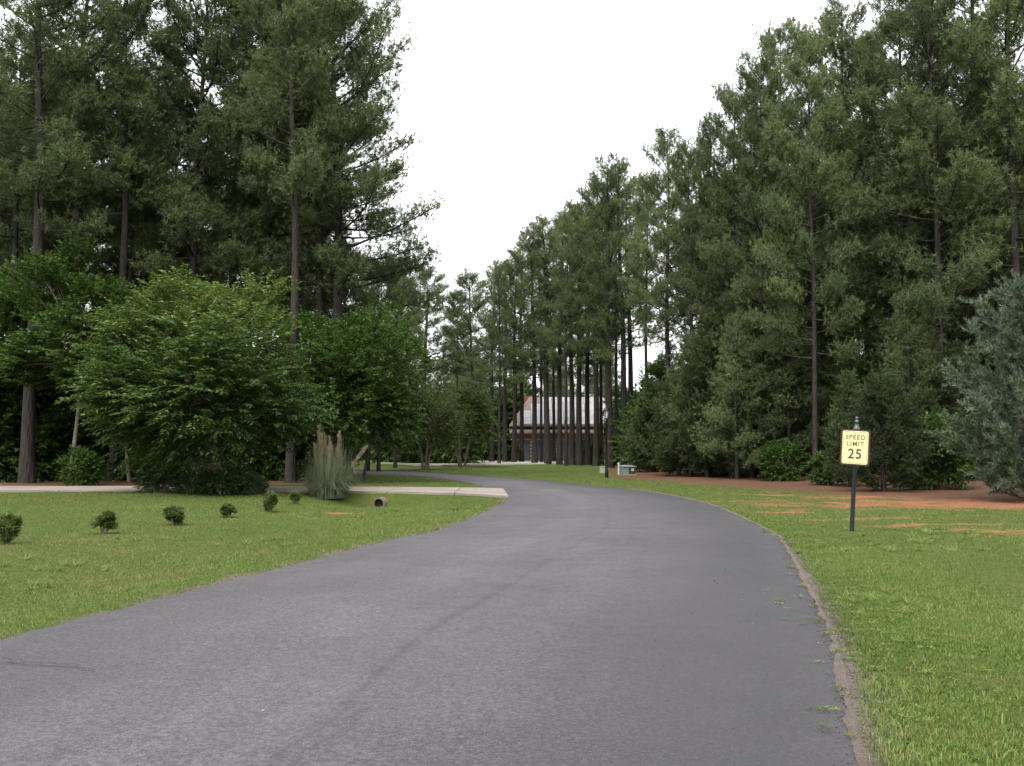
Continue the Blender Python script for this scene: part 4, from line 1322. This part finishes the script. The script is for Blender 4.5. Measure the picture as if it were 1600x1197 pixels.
def culvert():
    x, y = PIPE[0], PIPE[1] - 0.33
    z = gz(x, y - 0.5)
    o = thing('culvert_pipe', 'round concrete culvert pipe mouth under the driveway edge', 'pipe', (x, y, z + 0.14), math.radians(-14))
    n = 24
    V_, F_ = [], []
    for (yy, rr) in ((-0.25, 0.205), (-0.25, 0.165), (4.4, 0.165), (4.4, 0.205)):
        for k in range(n):
            a = 6.28318 * k / n
            V_.append((rr * math.cos(a), yy, rr * math.sin(a)))
    for i in range(4):
        for k in range(n):
            j = (i + 1) % 4
            F_.append((i * n + k, i * n + (k + 1) % n, j * n + (k + 1) % n, j * n + k))
    me_ = bpy.data.meshes.new('pipe')
    me_.from_pydata(V_, [], F_)
    obj('pipe', me_, plain('grey_pipe_concrete', (0.13, 0.10, 0.08), 0.9, 0.2, 0, 0.2, 12, 0.3), o)
    back = MB(); back.lathe([(0.164, 0), (0.164, 0.01)], 20)
    mb_ = back.mesh('inner_shade_disc')
    mb_.transform(Matrix.Rotation(math.pi / 2, 4, 'X'))
    mb_.transform(Matrix.Translation((0, -0.12, 0)))
    obj('inner_shade_disc', mb_, plain('painted_pipe_shade', (0.02, 0.015, 0.012), 0.95, 0.05), o)  # near-black disc just inside the mouth, painted as the pipe's inner shade
culvert()

# ------------------------------------------------------------------ grass, weeds, gravel
def grass():
    r = np.random.RandomState(91)
    n = 2200000
    d = 3.2 * (66 / 3.2) ** r.rand(n)                 # log distances, thinned below
    a = r.uniform(-0.98, 0.98, n)
    P_ = np.stack([d * np.sin(a), d * np.cos(a)], 1)
    dens = np.minimum(7000, 7000 * (5.0 / d) ** 1.8)  # wanted blades per square metre
    have = n / (math.log(66 / 3.2) * 1.96) / d ** 2
    keep = r.rand(n) < dens / have
    P_, d = P_[keep], d[keep]
    ok = field(_ST, P_) < 0.25 + 0.5 * r.rand(len(P_)) - 0.1
    P_, d = P_[ok], d[ok]
    sr = field(_SR, P_)
    lim = np.where(P_[:, 0] > (0.5 * (RL[:, 0].mean()) if False else np.interp(P_[:, 1], [0, 8, 16, 26, 32, 36, 40, 46], [-2, -1, 1, 2.4, 2.5, 2.0, 1.2, -1])), 0.02 + (0.26 * vnoise(P_[:, 0], P_[:, 1], 0.5, 5) * (0.3 + 0.9 * vnoise(P_[:, 0], P_[:, 1], 0.12, 15)) + 0.10 * r.rand(len(P_))) * np.clip(1.2 - P_[:, 1] / 20, 0.12, 1), -0.03 + 0.22 * vnoise(P_[:, 0], P_[:, 1], 0.35, 6) * (0.3 + r.rand(len(P_))))
    lim = np.where(r.rand(len(P_)) < 0.14, lim * 0.15, lim)
    ok = (sr > lim) & (field(_SD, P_) > 0.03) & (field(_CL, P_) + 0.7 * vnoise(P_[:, 0], P_[:, 1], 0.5, 9) < 0.72 + 0.5 * r.rand(len(P_)))
    P_, d = P_[ok], d[ok]
    n = len(P_)
    pat = vnoise(P_[:, 0], P_[:, 1], 1.3, 11) * 0.6 + vnoise(P_[:, 0], P_[:, 1], 0.35, 12) * 0.4
    bare = vnoise(P_[:, 0], P_[:, 1], 2.2, 14)
    ok = r.rand(n) < 0.45 + 0.75 * pat
    P_, d, pat, bare = P_[ok], d[ok], pat[ok], bare[ok]
    n = len(P_)
    # crabgrass tufts: long pale blades fanning out from one root
    nt_ = 420
    tx = np.concatenate([r.uniform(2.2, 9, nt_), r.uniform(-9, 0, nt_)])
    ty = np.concatenate([r.uniform(4, 19, nt_), r.uniform(9, 26, nt_)])
    Q_ = np.stack([tx, ty], 1)
    sq = field(_SR, Q_)
    Q_ = Q_[(sq > 0.10) & (sq < 5) & (field(_SD, Q_) > 0.3) & (vnoise(tx, ty, 1.6, 33) + 0.15 * (tx > 0) > 0.58 + 0.3 * r.rand(len(tx)))]
    tb_ = 22
    Q2 = np.repeat(Q_, tb_, 0) + r.normal(scale=0.022, size=(len(Q_) * tb_, 2))
    n0_ = n
    P_ = np.concatenate([P_, Q2])
    d = np.hypot(P_[:, 0], P_[:, 1])
    pat = np.concatenate([pat, np.full(len(Q2), 0.8)])
    bare = np.concatenate([bare, np.zeros(len(Q2))])
    n = len(P_)
    z = field(Z, P_)
    h = (0.016 + 0.030 * r.rand(n)) * (0.5 + 0.9 * pat)
    tall = r.rand(n) < 0.04
    h[tall] *= 2.0
    h *= 1 + 0.9 * (1 - smooth(0.05, 0.45, field(_SR, P_))) * vnoise(P_[:, 0], P_[:, 1], 0.4, 35)
    h[n0_:] = r.uniform(0.07, 0.15, n - n0_)
    wd = 0.0026 * (1 + d / 5.0) * r.uniform(0.7, 1.3, n)
    a = r.uniform(0, 6.28, n)
    ln = r.uniform(0.1, 0.95, n)
    ln[n0_:] = r.uniform(0.6, 1.3, n - n0_)
    base = np.column_stack([P_, z - 0.004])
    hd = np.stack([np.cos(a), np.sin(a), 0 * a], 1)
    a2 = a + 1.57 + r.uniform(-0.6, 0.6, n)
    sd_ = np.stack([np.cos(a2), np.sin(a2), 0 * a], 1) * wd[:, None] * 0.5
    up = np.array([0, 0, 1.0])
    mid = base + hd * (h * ln * 0.45)[:, None] + up * (h * 0.62)[:, None]
    tip = base + hd * (h * ln * 1.25)[:, None] + up * (h * (1 - 0.28 * np.minimum(ln, 1.8)))[:, None]
    near = d < 9
    big = vnoise(P_[:, 0], P_[:, 1], 3.0, 21)
    tint = np.clip(0.16 + 0.45 * pat + 0.30 * big + r.normal(scale=0.18, size=n), 0.17, 1)
    tint[n0_:] = np.repeat(r.uniform(0.55, 1.0, len(Q_)), tb_)
    streak = smooth(0.60, 0.78, vnoise(P_[:, 0] * 0.35 - P_[:, 1] * 0.12, P_[:, 1], 0.55, 31)) * (P_[:, 0] > 3) * smooth(13, 19, P_[:, 1])
    dry = r.rand(n) < 0.5 * streak + 0.09 + 0.38 * smooth(0.55, 0.85, bare) + 0.10 * (P_[:, 0] > 3) * smooth(16, 30, d)
    tint[dry] = r.uniform(0, 0.14, dry.sum())
    Vn = np.stack([base[near] - sd_[near], base[near] + sd_[near], mid[near] + sd_[near] * 0.75, mid[near] - sd_[near] * 0.75, tip[near]], 1).reshape(-1, 3)
    nn = near.sum()
    bI = np.arange(nn)[:, None] * 5
    Q = bI + np.array([0, 1, 2, 3])
    T = bI + np.array([3, 2, 4])
    fr_ = ~near
    Vf = np.stack([base[fr_] - sd_[fr_], base[fr_] + sd_[fr_], tip[fr_]], 1).reshape(-1, 3)
    Tf = np.arange(fr_.sum() * 3).reshape(-1, 3) + len(Vn)
    me_ = np_mesh('grass', np.concatenate([Vn, Vf]), [Q, np.concatenate([T, Tf])], False, np.concatenate([tint[near], tint[near], tint[fr_]]))
    tag(obj('grass', me_, M['grass']), 'mown green lawn and verge grass', 'grass', None, 'stuff')
    print('grass blades', n)
grass()

def weeds():
    """flat leafed clover and weeds creeping over the right road edge"""
    r = np.random.RandomState(93)
    cen, dd, tt = [], [], []
    k = 0
    while k < 420:
        i = r.randint(24, 75)
        e = RR[i]
        if e[1] > 22 or e[1] < 3.3:
            k += 1
            continue
        off = r.normal(0.42, 0.33) if r.rand() < 0.75 else r.uniform(-0.07, 0.1)
        if off > 0.03 and off < 0.16 and r.rand() < 0.6:
            k += 1
            continue
        cx_, cy_ = e[0] + off + r.normal(scale=0.03), e[1] + r.uniform(-0.6, 0.6)
        z0 = gz(cx_, cy_) + 0.012 if off > 0.1 else 0.020
        m = r.randint(10, 30)
        a = r.uniform(0, 6.28, m)
        q = r.uniform(0.0, 0.06, m)
        cen.append(np.stack([cx_ + q * np.cos(a), cy_ + q * np.sin(a), z0 + r.uniform(0.002, 0.016, m)], 1))
        dd.append(norm(np.stack([np.cos(a), np.sin(a), r.uniform(-0.1, 0.5, m)], 1)))
        tt.append(np.full(m, r.uniform(0.3, 0.9)))
        k += 1
    cen, dd, tt = np.concatenate(cen), np.concatenate(dd), np.concatenate(tt)
    V_, F_, T_ = leaves(r, cen, dd, 0.022, 0.013, tt)
    tag(obj('weeds', np_mesh('weeds', V_, [F_], False, T_), M['grass']), 'low weeds along the right road edge', 'weeds', None, 'stuff')
weeds()

def stones():
    r = np.random.RandomState(95)
    oct_v = np.array([[1, 0, 0], [-1, 0, 0], [0, 1, 0], [0, -1, 0], [0, 0, 1], [0, 0, -1]], float)
    oct_f = np.array([[0, 2, 4], [2, 1, 4], [1, 3, 4], [3, 0, 4], [2, 0, 5], [1, 2, 5], [3, 1, 5], [0, 3, 5]])
    n = 5200
    i = r.randint(16, 62, n)
    e = RR[i] * 1.0 + (RR[np.minimum(i + 1, len(RR) - 1)] - RR[i]) * r.rand(n)[:, None]
    off = r.normal(0.05, 0.09, n)
    far = r.rand(n) < 0.12
    off[far] = -r.rand(far.sum()) ** 2 * 5.5
    P_ = e + np.stack([off, 0 * off], 1)
    s = r.uniform(0.002, 0.009, n)
    V_ = (oct_v[None] * r.uniform(0.6, 1.3, (n, 6, 1)) * np.array([1, 1, 0.65])) * s[:, None, None] + np.column_stack([P_, np.where(off > 0.02, 0.020, np.where(off > -0.25, 0.014, 0.040))])[:, None, :]
    F_ = (oct_f[None] + 6 * np.arange(n)[:, None, None]).reshape(-1, 3)
    tag(obj('gravel', np_mesh('gravel', V_.reshape(-1, 3), [F_]), M['gravel']), 'loose grit along the right road edge', 'gravel', None, 'stuff')
stones()

def litter():
    """dry leaves and straw bits blown over the road and verge"""
    r = np.random.RandomState(97)
    n = 70
    i = r.randint(26, 95, n)
    t = np.where(r.rand(n) < 0.5, r.uniform(0.02, 0.98, n), 1 - np.abs(r.normal(0, 0.05, n)))[:, None]
    P_ = RL[i] * (1 - t) + RR[i] * t + r.normal(scale=0.25, size=(n, 2))
    zr = 0.018 + 0.03 * (1 - (2 * t[:, 0] - 1) ** 2)
    cen = np.column_stack([P_, np.maximum(zr, field(Z, P_)) + 0.006])
    a = r.uniform(0, 6.28, n)
    V_, F_, T_ = leaves(r, cen, np.stack([np.cos(a), np.sin(a), r.uniform(0, 0.25, n)], 1), 0.028, 0.013, r.uniform(0.0, 0.6, n))
    tag(obj('leaf_litter', np_mesh('leaf_litter', V_, [F_], False, T_), M['plume']), 'scattered dry leaf bits on the road', 'leaf litter', None, 'stuff')
litter()

tot = sum(len(m.loops) - 2 * len(m.polygons) for m in bpy.data.meshes)
print('triangles', tot, 'objects', len(bpy.data.objects))
